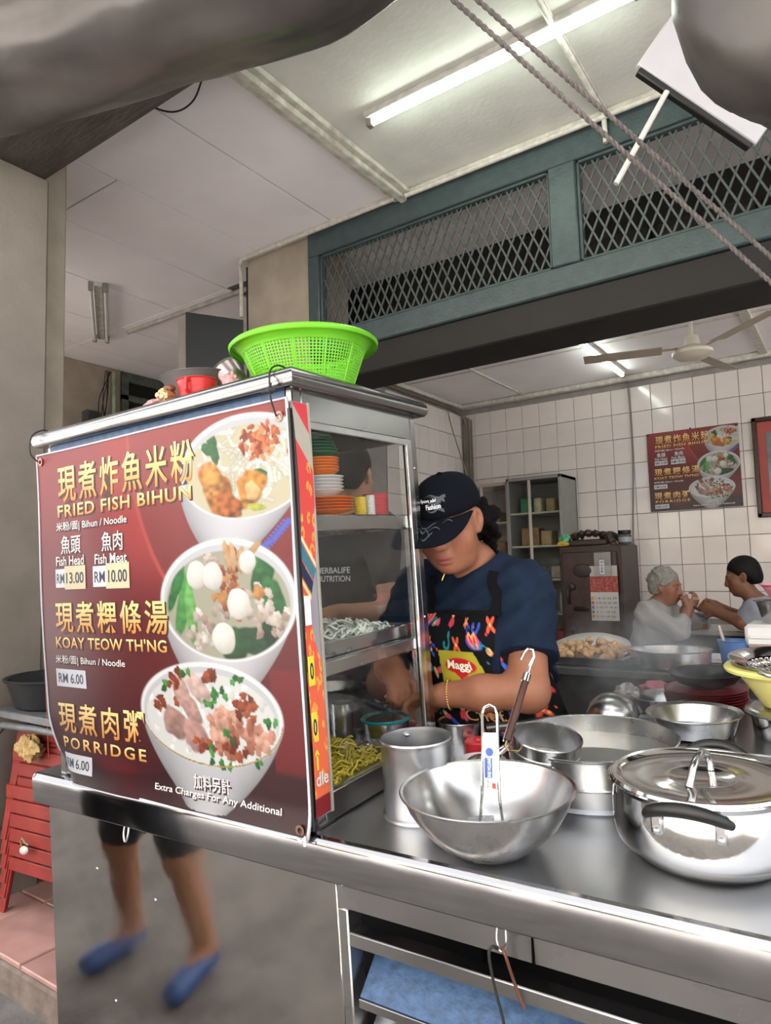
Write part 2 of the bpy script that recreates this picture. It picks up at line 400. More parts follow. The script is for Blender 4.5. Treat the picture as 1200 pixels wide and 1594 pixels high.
struct(MB().box(-6.12, -6.06, 4.08, 5.6, 3.5, 3.6, .01).box(-6.12, -6.04, 4.08, 5.6, 3.30, 3.36, .006).box(-6.12, -6.04, 4.08, 4.16, 2.2, 3.55, .006).build('trim_6', mat('aged_green_paint', '#5d665c', .6, var=.4, scale=14)), 'peeling green frame of the far window')
struct(MB().box(-6.2, -3.3, 5.5, 5.6, .19, 3.7).build('wall_neighbour', m_wall))
# row of buildings across the street, seen only in the polished steel
ob = MB()
struct(MB().box(-16, 10, -9.6, -9.4, .09, 7.0).build('wall_street_opposite', mat('facade_cream', '#d6cfc2', .8, var=.15, scale=1.5)), 'facade row across the street')
fo = bpy.data.objects['wall_street_opposite']
for i in range(9):
    x = -15+i*2.8
    MB().box(x, x+1.6, -9.4, -9.35, 3.6, 5.6, .02).build('window_shutter', mat(['shutter_blue', 'shutter_green', 'shutter_brown'][i % 3], ['#3c5a78', '#4d6655', '#6a4a38'][i % 3], .6), fo)
    MB().box(x-.3, x+2.0, -9.4, -9.3, .1, 2.9, .02).build('shop_opening', mat('shop_opening_dark', '#2c2a28', .7), fo)

# ---------------------------------------------------------------- conduits on the ceiling
def pipe(name, pts, r, label, m=m_trim, cat='pipe', group=None, n=10):
    o = MB().tube(curve(pts, 8) if cat in ('wire', 'cord', 'cable') else pts, r, n).build(name, m, None, 60); return tag(o, label, cat, group)
pipe('conduit_pipe', [(-1.92, 3.05, 3.555), (.9, 3.05, 3.555)], .013, 'white conduit pipe along the cornice above the grille')
pipe('conduit_pipe', [(-1.99, 3.05, 3.565), (-3.2, 3.05, 3.565), (-3.26, 3.08, 3.555), (-3.29, 3.12, 3.5), (-3.30, 3.13, 3.22)], .014, 'white conduit pipe bending down beside the beige pier')
pipe('conduit_pipe', [(-5.0, 3.43, 3.585), (-3.45, 3.43, 3.585)], .02, 'thick grey conduit pipe crossing the ceiling behind the black board', mat('conduit_grey', '#aaa69d', .6, var=.3))
pipe('conduit_pipe', [(-.83, 2.25, 3.578), (-.83, 3.03, 3.578), (-.83, 3.06, 3.55), (-.83, 3.07, 3.44)], .012, 'thin conduit running from the lit tube down to the grille')
for i in range(4):
    pipe('riser_pipe', [(-3.12+.028*i, 5.9, 3.0-.02*i), (-3.12+.028*i, 5.9, 1.2)], .009, ['brown riser pipe nearest the side wall in the tiled corner', 'second brown riser pipe from the side wall in the corner', 'third brown riser pipe from the side wall in the corner', 'brown riser pipe farthest from the side wall in the corner'][i], mat('riser_brown', '#6e6253', .5, var=.2), group='riser pipes in the tiled corner')
pipe('riser_pipe', [(-3.13, 4.6, 3.03), (-3.13, 5.7, 3.03), (-3.11, 5.88, 2.99), (-3.10, 5.9, 2.9)], .013, 'brown pipe running along the top of the tiled side wall', mat('riser_brown', '#6e6253'))
pipe('slanting_string', [(-3.1, 5.55, 3.0), (-3.08, 5.6, 2.8), (-3.0, 5.75, 2.3)], .006, 'beige cord slanting down before the riser pipes', mat('cord_beige', '#8e8069', .8), 'cord')
pipe('wall_cable', [(-1.53, 5.91, 3.07), (-1.525, 5.915, 2.4), (-1.56, 5.915, 1.75), (-1.55, 5.91, 1.6)], .006, 'grey cable running down the tiled wall beside the poster', mat('cable_grey', '#77726d', .6), 'cable')
pipe('loose_wire', [(-2.40, 1.69, 3.6), (-2.38, 1.74, 3.53), (-2.3, 1.80, 3.5), (-2.2, 1.82, 3.52), (-2.12, 1.81, 3.6)], .004, 'loose black wire looping below the dark beam', m_wire, 'wire')

# ---------------------------------------------------------------- lamps
def lamp(name, label, p0, p1, lit=True, down=.075, twin=False, wid=.05, nrm=(0, 0, -1)):
    t = thing(name, label, 'lamp', p0); d = Vector(p1)-Vector(p0); L = d.length; ux = d.normalized(); uz = Vector(nrm); uy = uz.cross(ux)
    M = Matrix((ux, uy, uz)).transposed().to_4x4()
    MB().box(0, L, -wid/2, wid/2, 0, .03, .004, M).build('base_channel', mat('lamp_channel', '#c9c8c0', .5, var=.25, scale=20), t)
    for s in ((-1, 1) if twin else (0,)):
        off = s*(wid/2+.02)
        tb = MB(); tb.tube([M @ Vector((.03, off, down-.03)), M @ Vector((L-.03, off, down-.03))], .0135, 16)
        tb.build('tube', m_tube_off if not lit else (m_tube if p0[1] < 3 else m_tube_in), t, 40)
        for x in (.0, L-.03):
            MB().box(x, x+.03, off-.017, off+.017, .0 if not twin else -.0, down-.012, .004, M).build('socket', mat('socket_grey', '#8d877c', .6, var=.3), t)
    return t
lamp('fluorescent_lamp', 'glowing white tube lamp on the walkway ceiling', (-1.73, 2.44, 3.6), (-.50, 2.44, 3.6), wid=.07)
lamp('fluorescent_lamp', 'glowing tube lamp on the shop ceiling beside the fan', (-1.515, 4.44, 3.1), (-1.515, 5.72, 3.1))
lamp('fluorescent_lamp', 'glowing tube lamp on the shop ceiling over the picture frame', (.35, 4.44, 3.1), (.35, 5.72, 3.1))  # added out of view to brighten the shop interior
lamp('fluorescent_lamp', 'glowing tube lamp deep in the shop, second from the fan', (1.5, 4.44, 3.1), (1.5, 5.72, 3.1))  # added fill lamp beyond the view, evens the light on the back wall
lamp('fluorescent_lamp', 'glowing tube lamp deep in the shop, third from the fan', (2.6, 4.44, 3.1), (2.6, 5.72, 3.1))  # another added fill lamp, unseen, for the back wall
lamp('fluorescent_lamp', 'unlit twin tube lamp on the ceiling above the far end', (-4.32, 2.72, 3.6), (-5.30, 3.37, 3.6), lit=False, twin=True, wid=.06)
# ================================================================ food cart (cart frame)
m_steel = mat('steel_sheet', (.38, .375, .37), .24, 1, var=.12, scale=3, rvar=.06, bump=.03, bscale=9, stretch=(1, 1, 1))
m_steel_top = mat('steel_worktop', (.50, .51, .53), .38, 1, var=.15, scale=4, rvar=.08, bump=.03, bscale=7)
m_steel_pan = mat('steel_front_panel', (.52, .50, .475), .09, 1, var=.22, scale=3.5, rvar=.06, bump=.10, bscale=5)
m_alu = mat('brushed_aluminium', (.62, .62, .60), .32, 1, var=.1, scale=20, stretch=(1, 1, .1))
m_pol = mat('polished_steel', (.68, .67, .65), .09, 1, var=.06, scale=8, rvar=.03, bump=.015, bscale=14)
m_satin = mat('satin_steel', (.60, .60, .60), .25, 1, var=.1, scale=8, rvar=.05, bump=.03, bscale=16)
m_tin = mat('dull_tin', (.55, .56, .58), .36, 1, var=.22, scale=7, rvar=.1, bump=.06, bscale=12)
m_film_refl = mat('blue_film_and_reflection', '#3d587c', .45, var=.35, scale=40, bump=.2, bscale=60)  # real film on the cabinet, painted blue reflection on the top louvre
cart = thing('food_cart', 'stainless steel food cart with mirror front and louvred lower section', 'cart', (0, 0, 0), cart=True)
# worktop: sheet with rolled front lip
prof = [(1.84, .90), (1.137, .90), (1.137, .885), (1.84, .885)]
lipp = [(1.137, .90), (1.128, .898), (1.1215, .892), (1.119, .884), (1.119, .818), (1.124, .813), (1.133, .813), (1.133, .885), (1.137, .885)]
MB().extrude(lipp, 0, -2.06, .6).build('front_lip', mat('steel_lip', (.36, .355, .36), .13, 1, var=.15, scale=4, rvar=.05, bump=.06, bscale=6), cart, 30)  # same sheet as the worktop, base darkened to imitate dark reflections in the lip
top = MB().extrude(prof, 0, -2.06, .6)
top.box(-2.06, -2.047, 1.12, 1.82, .815, .898, .004).build('worktop', m_steel_top, cart, 30)
MB().box(-2.03, -.945, 1.15, 1.165, .13, .815, .002).build('front_panel', m_steel_pan, cart)
MB().box(-2.03, -2.018, 1.165, 1.78, .30, .86, .002).build('side_panel', m_steel, cart)
MB().box(-.945, -.512, 1.151, 1.165, .75, .83, .002).build('apron_panel', m_steel, cart)
MB().box(-.508, .58, 1.151, 1.165, .75, .83, .002).build('apron_panel', m_steel, cart)
MB().box(-.945, -.92, 1.15, 1.2, .13, .75, .003).build('post', m_steel, cart)
MB().box(-.92, .58, 1.15, 1.19, .675, .705, .003).build('rail', m_steel, cart)
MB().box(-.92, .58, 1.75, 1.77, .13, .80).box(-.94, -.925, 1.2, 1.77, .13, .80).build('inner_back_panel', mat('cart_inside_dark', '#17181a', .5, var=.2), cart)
for i in range(4):
    z = .66-.115*i
    sl = MB(); sl.extrude([(1.156, z-.085), (1.16, z-.088), (1.245, z-.012), (1.242, z-.008)], 0, -.905, .58)
    s_ = sl.build('louvre_slat', m_film_refl if i == 0 else m_steel, cart, 20)  # top slat coloured blue in place of the sky mirrored in bare steel
    MB().box(-.905, .58, 1.15, 1.163, z-.105, z-.085, .002).build('slat_edge', m_steel, s_)
for (x, z, big) in ((-1.622, .815, 0), (-.555, .815, 1)):
    pts = [(x-.008, 1.126, z), (x-.009, 1.122, z-.02), (x-.005, 1.120, z-.034), (x, 1.120, z-.038), (x+.005, 1.120, z-.034), (x+.009, 1.122, z-.02), (x+.008, 1.126, z)]
    MB().tube(curve(pts), .0026, 8).build('hook', m_satin, cart)
for x, z in ((-1.80, .66), (-1.55, .63), (-1.74, .32)): MB().ell((x, 1.15, z), (.005, .003, .005), 10, 6).build('rivet', m_pol, cart)
for x in (-1.95, .5):
    for y in (1.25, 1.7): MB().cyl((x, y, .8), (x, y, .30 if y > 1.5 else .14), .02).build('leg', m_steel, cart)
hk = MB().tube(curve([(-.553, 1.118, .785), (-.545, 1.105, .79), (-.538, 1.10, .783), (-.528, 1.105, .74), (-.513, 1.106, .70)]), .003, 8)
tag(place(hk.build('wire_hook', mat('rusty_wire', '#6b4436', .5, .6, var=.3)), cart=True), 'rusty brown wire hook hanging from the cart lip', 'hook')
cb = MB().tube(curve([(-.56, 1.116, .782), (-.566, 1.105, .79), (-.570, 1.10, .775), (-.566, 1.105, .72), (-.555, 1.108, .66), (-.55, 1.11, .58), (-.535, 1.10, .50), (-.52, 1.12, .42)]), .0028, 8)
tag(place(cb.build('hanging_wire', m_wire), cart=True), 'thin black cord hanging from the hook on the cart lip', 'cord')

# ---------------------------------------------------------------- glass display cabinet
cab = thing('display_cabinet', 'stainless steel framed glass display cabinet standing on the cart', 'cabinet', (0, 0, 0), cart=True)
X0, X1, Y0, Y1, Z0, Z1 = -1.96, -.985, 1.15, 1.68, .90, 1.87
for x in (X0, X1-.03):
    for y in (Y0, Y1-.03): MB().box(x, x+.03, y, y+.03, Z0, Z1, .003).build('post', m_steel, cab)
# rounded cap
r = .024; pr = []
def cap_ring(o, z): return (X0-.022-o, X1+.022+o, Y0-.024-o, Y1+.02+o, z)
rings = [cap_ring(-.03, 1.869), cap_ring(0, 1.869), cap_ring(.006, 1.876), cap_ring(.009, 1.888), cap_ring(.006, 1.902), cap_ring(-.003, 1.911), cap_ring(-.014, 1.913), cap_ring(-.02, 1.908), cap_ring(-.3, 1.906)]
cp = MB(); V = []; F = []
for (a, b, c, d, z) in rings: V += [(a, c, z), (b, c, z), (b, d, z), (a, d, z)]
for i in range(len(rings)-1):
    for k in range(4): F.append((i*4+k, i*4+(k+1) % 4, i*4+4+(k+1) % 4, i*4+4+k))
F.append((0, 1, 2, 3)); n_ = (len(rings)-1)*4; F.append((n_, n_+1, n_+2, n_+3))
cp.add(V, F); cp.build('top_cap', m_steel, cab, 60)
for (a, b, c, d) in ((X0+.03, X1-.03, Y0, Y0+.012), (X0+.03, X1-.03, Y1-.012, Y1), (X0, X0+.012, Y0+.03, Y1-.03), (X1-.012, X1, Y0+.03, Y1-.03)):
    MB().box(a, b, c, d, 1.80, 1.87, .002).build('top_rail', m_steel, cab)
for (a, b, c, d) in ((X0+.03, X1-.03, Y0, Y0+.02), (X0+.03, X1-.03, Y1-.02, Y1), (X0, X0+.02, Y0+.03, Y1-.03), (X1-.02, X1, Y0+.03, Y1-.03)):
    MB().box(a, b, c, d, .905, .965, .002).build('base_rail', m_steel, cab)
MB().box(X0+.004, X1-.004, Y0+.004, Y1-.004, .925, .935).build('floor_sheet', m_satin, cab)
MB().box(X0+.012, X1-.006, Y0+.014, Y1-.012, 1.548, 1.588, .004).build('shelf', m_satin, cab)
MB().box(X0+.012, X1-.006, Y0+.014, Y1-.012, 1.215, 1.250, .004).build('shelf', m_satin, cab)
gl = glass_mat('cabinet_glass', (.95, .96, .955))
MB().box(X1-.009, X1-.005, Y0+.03, Y1-.03, .965, 1.80).build('glass_pane', gl, cab, 0)
MB().box(X0+.005, X0+.009, Y0+.03, Y1-.03, .965, 1.80).build('glass_pane', gl, cab, 0)
MB().box(X0+.03, X1-.03, Y1-.010, Y1-.006, 1.30, 1.80).build('glass_pane', gl, cab, 0)
MB().box(X0+.03, X1-.03, Y0+.004, Y0+.010, .965, 1.80).build('front_sheet', m_steel, cab)
fl = MB().box(X0+.02, X1-.02, Y0-.003, Y0-.001, 1.80, 1.868); fl.build('film_strip', m_film_refl, cab)
m_albr = mat('bright_aluminium', (.78, .78, .77), .22, 1, var=.12, scale=30, stretch=(1, 1, .1))
fr = MB().box(X1-.004, X1+.006, Y1-.062, Y1-.036, .965, 1.80, .002); fr.build('door_stile', m_albr, cab)
MB().box(X1-.004, X1+.005, Y0+.03, Y1-.036, 1.782, 1.80, .002).build('door_rail', m_alu, cab)
for z in (1.72, 1.30): MB().ell((X1+.001, Y1-.02, z), (.003, .004, .004), 8, 6).build('screw', m_pol, cab)

# ---------------------------------------------------------------- menu print painter (numpy), shared by banner and wall poster
class Paint:
    def __init__(s, nu, nv):
        s.nu, s.nv = nu, nv; u = np.linspace(0, 1, nu); v = np.linspace(0, 1, nv); s.U, s.V = np.meshgrid(u, v); s.C = np.zeros((nv, nu, 3))
        s.rg = np.random.default_rng(5); g = s.rg.random((nv//4+3, nu//4+3)); yy = np.linspace(0, nv//4+1, nv); xx = np.linspace(0, nu//4+1, nu)
        y0 = yy.astype(int); x0 = xx.astype(int); fy = (yy-y0)[:, None]; fx = (xx-x0)[None]
        s.noise = (g[y0][:, x0]*(1-fy)*(1-fx)+g[y0+1][:, x0]*fy*(1-fx)+g[y0][:, x0+1]*(1-fy)*fx+g[y0+1][:, x0+1]*fy*fx)
    def mix(s, mask, col, sl=np.s_[:, :]):
        m = mask[..., None]; c = np.asarray(col); s.C[sl] = s.C[sl]*(1-m)+c*m
    def win(s, cx, cy, r):
        a = max(0, int((cx-r)*s.nu)); b = min(s.nu, int((cx+r)*s.nu)+2); c = max(0, int((cy-r*1.05)*s.nv)); d = min(s.nv, int((cy+r*1.05)*s.nv)+2)
        return np.s_[c:d, a:b] if b > a and d > c else None
    def blob(s, cx, cy, rx, ry, col, ang=0, irr=.18, shade=.35, tex=.25, soft=.12, inside=None):
        r = max(rx, ry)*1.4; sl = s.win(cx, cy, r)
        if sl is None: return
        x = s.U[sl]-cx; y = (s.V[sl]-cy)*.95; ca, sa = math.cos(ang), math.sin(ang); a = (x*ca+y*sa)/rx; b = (-x*sa+y*ca)/ry
        th = np.arctan2(b, a); ph = s.rg.random(4)*6.28
        R = 1+irr*(np.sin(2*th+ph[0])*.4+np.sin(3*th+ph[1])*.4+np.sin(5*th+ph[2])*.3+np.sin(8*th+ph[3])*.15)
        d = np.hypot(a, b)/R; m = 1-sm(1-soft, 1+soft, d)
        if inside is not None: m = m*inside[sl]
        sh = 1+shade*(-(x*.5+y)/max(rx, ry)*.6-.35*d**2)+tex*(s.noise[sl]-.5)*2
        s.mix(m, np.clip(np.asarray(srgb(col))*np.clip(sh, .1, 1.8)[..., None], 0, 1), sl)
    def strand(s, pts, w, col, inside=None):
        P = np.array(pts)
        for (x0, y0), (x1, y1) in zip(P, P[1:]):
            cx, cy = (x0+x1)/2, (y0+y1)/2; sl = s.win(cx, cy, max(abs(x1-x0), abs(y1-y0))/2+w*2)
            if sl is None: continue
            X = s.U[sl]; Y = s.V[sl]*.95; dx, dy = x1-x0, (y1-y0)*.95; L = dx*dx+dy*dy+1e-9
            t = np.clip(((X-x0)*dx+(Y-y0*.95)*dy)/L, 0, 1); d = np.hypot(X-x0-t*dx, Y-y0*.95-t*dy)/w
            m = 1-sm(.7, 1.1, d)
            if inside is not None: m = m*inside[sl]
            s.mix(m, np.clip(np.asarray(srgb(col))*(1.12-.45*d**2)[..., None], 0, 1), sl)
    def ellmask(s, cx, cy, rx, ry, soft=.02, rot=0):
        x = s.U-cx; y = (s.V-cy)*.95; ca, sa = math.cos(rot), math.sin(rot); a = (x*ca+y*sa)/rx; b = (-x*sa+y*ca)/(ry*.95)
        return 1-sm(1-soft, 1+soft, np.hypot(a, b))
def paint_menu(nu, nv):
    p = Paint(nu, nv); U, V = p.U, p.V; S = lambda c: np.asarray(srgb(c)); g = p.rg
    top, mid, bot = S('#a23f3e'), S('#6f1d22'), S('#3a181d')
    t = V[..., None]; p.C[:] = np.where(t < .5, top*(1-t*2)+mid*t*2, mid*(2-t*2)+bot*(t*2-1))
    arc = np.hypot(U-1.05, (V-.0)*.95)                       # red swooshes
    p.mix(sm(.60, .63, arc)*(1-sm(.66, .80, arc))*(1-sm(.25, .5, V))*.75, S('#b23a38'))
    p.mix((1-sm(.0, .012, np.abs(arc-.615)))*(V < .42)*.8, S('#c4504a'))
    p.mix(sm(.86, 1.0, V+.3*np.abs(U-.42))*(U < .62)*(U > .2)*(1-sm(.0, .16, np.abs(U-.30-.6*(V-.84))))*.6, S('#8d2a2e'))
    p.mix(sm(.88, .90, V-.05*np.sin(U*5))*.75, S('#331318')); p.mix((U > .9)*sm(.62, .64, V)*(1-sm(.86, .88, V))*.5, S('#8a2226'))
    def bowl(cx, cy, rx, ry, yb, wb, col='#e9e9ee', soup='#cfd0c4', cxb=None):
        cxb = cx if cxb is None else cxb
        tt = np.clip((V-cy)/(yb-cy), 0, 1); wid = rx*(1-tt**1.7)+wb*tt**1.7; mid_ = cx+(cxb-cx)*tt
        q = (U-mid_)/np.maximum(wid, 1e-4)
        body = (V > cy)*(V < yb-.012*(1-np.clip(q, -1, 1)**2)*0+.012*(np.sqrt(np.clip(1-q*q, 0, 1))))*(1-sm(.985, 1.01, np.abs(q)))
        shade = np.clip(1.0-.45*np.abs(q)**2.2-.22*tt, .2, 1)[..., None]
        m = body[..., None]; p.C[:] = p.C*(1-m)+S(col)*shade*m
        p.mix(p.ellmask(cx, cy, rx, ry), S('#f0f0f2'))
        inn = p.ellmask(cx, cy+.004, rx*.955, ry*.94); p.mix(inn, S('#c9ccd2')); inn = p.ellmask(cx, cy+.012, rx*.91, ry*.88); p.mix(inn, S(soup)); return inn
    # bowl 1: rice noodles with fried fish
    i1 = bowl(.855, .142, .215, .128, .335, .09, '#e4e6ee', '#cdc6a8', .80)
    for k in range(70):
        a = g.random()*6.28; x = .89+g.normal()*.06; y = .12+g.normal()*.05; L = .05+.05*g.random(); c = g.normal()*.8
        pts = [(x+L*math.cos(a+c*(q-.5))*(q-.5), y+L*.8*math.sin(a+c*(q-.5))*(q-.5)+.02*(q-.5)**2) for q in np.linspace(0, 1, 6)]
        p.strand(pts, .0065, ['#eeece4', '#dedbd0', '#c9c5b6'][k % 3], i1)
    for x, y, a in ((.755, .06, 1), (.745, .085, .4), (.765, .10, 1.2), (.905, .17, .3)): p.blob(x, y, .028, .014, '#2f6b3a', a, inside=i1)
    for k in range(60): p.blob(.915+g.normal()*.033, .085+g.normal()*.018, .012, .006, ['#b5512c', '#cf7443', '#94381f', '#d98f5c'][k % 4], g.random()*3, shade=.3)
    p.blob(.765, .19, .045, .072, '#c8792f', -.45, .2, .5, .5, inside=i1); p.blob(.75, .165, .03, .045, '#dd9a4a', -.4, .25, .4, .5, inside=i1); p.blob(.81, .235, .045, .028, '#b7652a', .3, .3, .5, .6, inside=i1)
    p.blob(.876, .197, .045, .042, '#d08b35', .2, .25, .5, .5); p.blob(.88, .205, .022, .022, '#e6c083', .2); p.blob(.89, .245, .03, .008, '#b6bf4e', .1)
    for k in range(9): p.strand([(.905+.008*k, .335-.0065*k), (.925+.008*k, .345-.0065*k)], .0035, '#5b66b8')
    p.strand([(.895, .345), (.94, .325), (.985, .285)], .008, '#5a62c0')
    # bowl 2: broth with greens, fish balls, minced meat
    i2 = bowl(.775, .465, .224, .152, .665, .12, '#e4e4ea', '#a9a894', .75)
    for x, y, rx, ry, a, c in ((.635, .47, .022, .085, .25, '#4f9a4c'), (.66, .50, .02, .08, -.1, '#6bb05b'), (.61, .43, .018, .06, .5, '#2f7a3d'), (.90, .41, .03, .06, .4, '#1f5f33'), (.93, .47, .03, .06, -.3, '#2a6a38'), (.86, .565, .07, .035, .1, '#1d4a2c'), (.80, .575, .045, .04, .2, '#24542f'), (.92, .53, .035, .04, .5, '#1b4028'), (.88, .38, .018, .045, -.4, '#357a3f')): p.blob(x, y, rx, ry, c, a, .15, .5, .3, inside=i2)
    for k in range(70):
        x, y = [(.73, .375), (.70, .52), (.76, .50), (.87, .47), (.95, .53), (.93, .50), (.70, .56)][k % 7]
        p.blob(x+g.normal()*.022, y+g.normal()*.02, .014, .011, ['#c9bdb2', '#b8a79c', '#ddd5cd', '#a48f84'][k % 4], g.random()*3, .3, inside=i2)
    for k in range(46): p.blob(.80+g.normal()*.022, .43+g.normal()*.04, .012, .010, ['#8f4a26', '#a9623a', '#7a3a1e', '#c08a5a'][k % 4], g.random()*3, .3)
    for x, y, a in ((.79, .355, 1.35), (.81, .36, 1.5), (.835, .37, 1.7), (.87, .35, 2.5)): p.blob(x, y, .035, .010, '#c8a277', a, .15)
    for x, y, r1 in ((.685, .40, .034), (.74, .405, .033), (.82, .475, .036), (.765, .56, .037), (.855, .375, .026)): p.blob(x, y, r1, r1*1.02, '#e8e6e0', 0, .05, .35, .05, .06)
    for x, y in ((.885, .45), (.77, .46)): p.blob(x, y, .018, .016, '#c48a4d', .3)
    # bowl 3: porridge with meat and spring onion
    i3 = bowl(.688, .752, .245, .131, .985, .075, '#d4d5da', '#dfe0de', .675)
    for k in range(120): p.blob(.688+g.normal()*.11, .76+g.normal()*.06, .012, .008, ['#eceded', '#d6d8d6', '#f5f5f4'][k % 3], g.random()*3, .2, .2, .05, inside=i3)
    for x, y, rx, ry, a, c in ((.60, .70, .05, .025, 1.1, '#c9a79e'), (.66, .685, .05, .028, .8, '#d8bbb2'), (.63, .74, .055, .022, .9, '#c09a90'), (.575, .79, .045, .032, .3, '#a8827a'), (.64, .81, .04, .04, .6, '#b98f88'), (.56, .77, .03, .03, .2, '#b08a80')): p.blob(x, y, rx, ry, c, a, .2, .4, .3)
    for k in range(80):
        x, y = [(.74, .755), (.76, .79), (.715, .79), (.83, .79), (.86, .80), (.74, .82)][k % 6]
        p.blob(x+g.normal()*.018, y+g.normal()*.016, .015, .012, ['#c98f78', '#b97a64', '#dcab96', '#a5664f'][k % 4], g.random()*3, .3)
    for k in range(50):
        x, y = [(.84, .73), (.80, .72), (.70, .655), (.53, .73), (.68, .83), (.78, .84), (.58, .66)][k % 7]
        p.blob(x+g.normal()*.016, y+g.normal()*.013, .013, .009, ['#8e3d1f', '#a65430', '#74301a'][k % 3], g.random()*3, .35)
    for k in range(34):
        x, y = [(.72, .71), (.70, .73), (.74, .70), (.55, .69), (.90, .76), (.79, .665), (.84, .86), (.74, .87), (.77, .80), (.62, .66), (.69, .86)][k % 11]
        p.blob(x+g.normal()*.012, y+g.normal()*.010, .011, .008, ['#2f7a34', '#1f5c28', '#4c9a48'][k % 3], g.random()*3, .3)
    p.strand([(.688+.243*math.cos(a), .752+.129*math.sin(a)) for a in np.linspace(.1, 3.0, 30)], .0022, '#a98f5c')
    return p.C*.52
GOLD = (np.array(srgb('#b06d1c')), np.array(srgb('#e2c684'))); WHITE2 = (np.array(srgb('#cfcbc8')),)*2; DARK2 = (np.array(srgb('#2a0c0e')),)*2; INK2 = (np.array(srgb('#1e2238')),)*2
def menu_text(par, fn, price2, stickers=True, sh=.022):
    """fn(u, v, lift) -> point; each line of print is a part of its own"""
    mp = mat('print_ink', attr=True, rough=.45, var=0)
    def T(s, u0, u1, v0, v1, cols, off=.014, shadow=True, name='lettering', sp=1.0):
        if shadow: text_in(s, u0+.004, u1+.004, -v1-.004, -v0-.004, lambda a, b: fn(a, -b, .0006), 'letter_shadow', mp, par, off+sh*.8, DARK2, spacing=sp)
        text_in(s, u0, u1, -v1, -v0, lambda a, b: fn(a, -b, .0012), name, mp, par, off, cols, spacing=sp)
    def B(u0, u1, v0, v1, c, lift=.0008, name='price_tag'):
        n = 6; P = [[fn(u0+(u1-u0)*i/n, v0+(v1-v0)*j/n, lift) for j in range(n+1)] for i in range(n+1)]
        MB().grid(P).build(name, mat('tag_'+c.strip('#'), c, .5, var=.04), par, 0)
    T('現煮炸魚米粉', .103, .694, .048, .158, GOLD, .012, sp=1.25); T('FRIED FISH BIHUN', .097, .678, .168, .204, GOLD, .014, sp=1.1)
    T('米粉/面| Bihun / Noodle', .087, .422, .219, .250, WHITE2, .006); T('魚頭', .109, .206, .262, .317, WHITE2, .006); T('魚肉', .308, .402, .264, .319, WHITE2, .006)
    T('Fish Head', .083, .221, .324, .352, WHITE2, .008); T('Fish Meat', .275, .42, .326, .354, WHITE2, .008)
    B(.078, .226, .362, .418, '#b9bbc2'); B(.264, .426, .360, .420, '#b9bbc2')
    T('RM', .084, .122, .376, .405, INK2, .012, False); T('RM', .272, .320, .376, .407, INK2, .012, False)
    if stickers: B(.125, .229, .354, .424, '#b4ac8e', .0016, 'price_sticker'); B(.326, .43, .354, .426, '#b4ac8e', .0016, 'price_sticker')
    text_in('13.00', .134, .220, -.406, -.374, lambda a, b: fn(a, -b, .0022), 'lettering', mp, par, .014, INK2)
    text_in(price2, .338, .420, -.408, -.374, lambda a, b: fn(a, -b, .0022), 'lettering', mp, par, .014, INK2)
    T('現煮粿條湯', .072, .572, .462, .552, GOLD, .012, sp=1.25); T("KOAY TEOW TH'NG", .067, .562, .567, .600, GOLD, .014, sp=1.05)
    T('米粉/面| Bihun / Noodle', .059, .390, .622, .651, WHITE2, .006); B(.056, .206, .664, .717, '#b9bbc2'); T('RM 6.00', .068, .192, .677, .705, INK2, .012, False)
    T('現煮肉粥', .055, .45, .764, .852, GOLD, .012, sp=1.25); T('PORRIDGE', .065, .45, .867, .899, GOLD, .014, sp=1.3)
    B(.055, .213, .915, .968, '#b9bbc2'); T('RM 6.00', .066, .198, .929, .956, INK2, .012, False)
    T('加料另計', .626, .752, .908, .944, WHITE2, .008); T('Extra Charges For Any Additional', .483, .916, .949, .970, WHITE2, .008)
def print_sheet(par, fn, nu, nv, name='printed_sheet', m=None):
    C = paint_menu(nu, nv); us = np.linspace(0, 1, nu); vs_ = np.linspace(0, 1, nv)
    V = [fn(u, v, 0) for v in vs_ for u in us]
    F = [(j*nu+i, (j+1)*nu+i, (j+1)*nu+i+1, j*nu+i+1) for j in range(nv-1) for i in range(nu-1)]
    me = bpy.data.meshes.new(name); me.from_pydata(V, [], F); color_mesh(me, C.reshape(-1, 3))
    return link(name, me, m, par, 180)
m_banner = mat('banner_vinyl_print', attr=True, rough=.34, var=0, bump=.03, bscale=14, spec=.35)
ban = thing('menu_banner', 'dark red printed menu banner with three noodle bowls tied on the cabinet', 'banner', (0, 0, 0), cart=True)
def ban_fn(u, v, lift):
    x = -1.985+u+ .012*max(0, v-.6)*(1-u)*2; z = 1.845-.95*v
    y = 1.128+.003*math.sin(u*7+v*3)+.003*math.sin(v*8+1)
    w = max(0, v-.80)/.2*max(0, 1-u/.14); y += .05*w*w; x += .035*w
    if v > .93: y -= .012*((v-.93)/.07)**2*min(1, u*3)
    return (x, y-lift, z)
print_sheet(ban, ban_fn, 330, 420, m=m_banner)
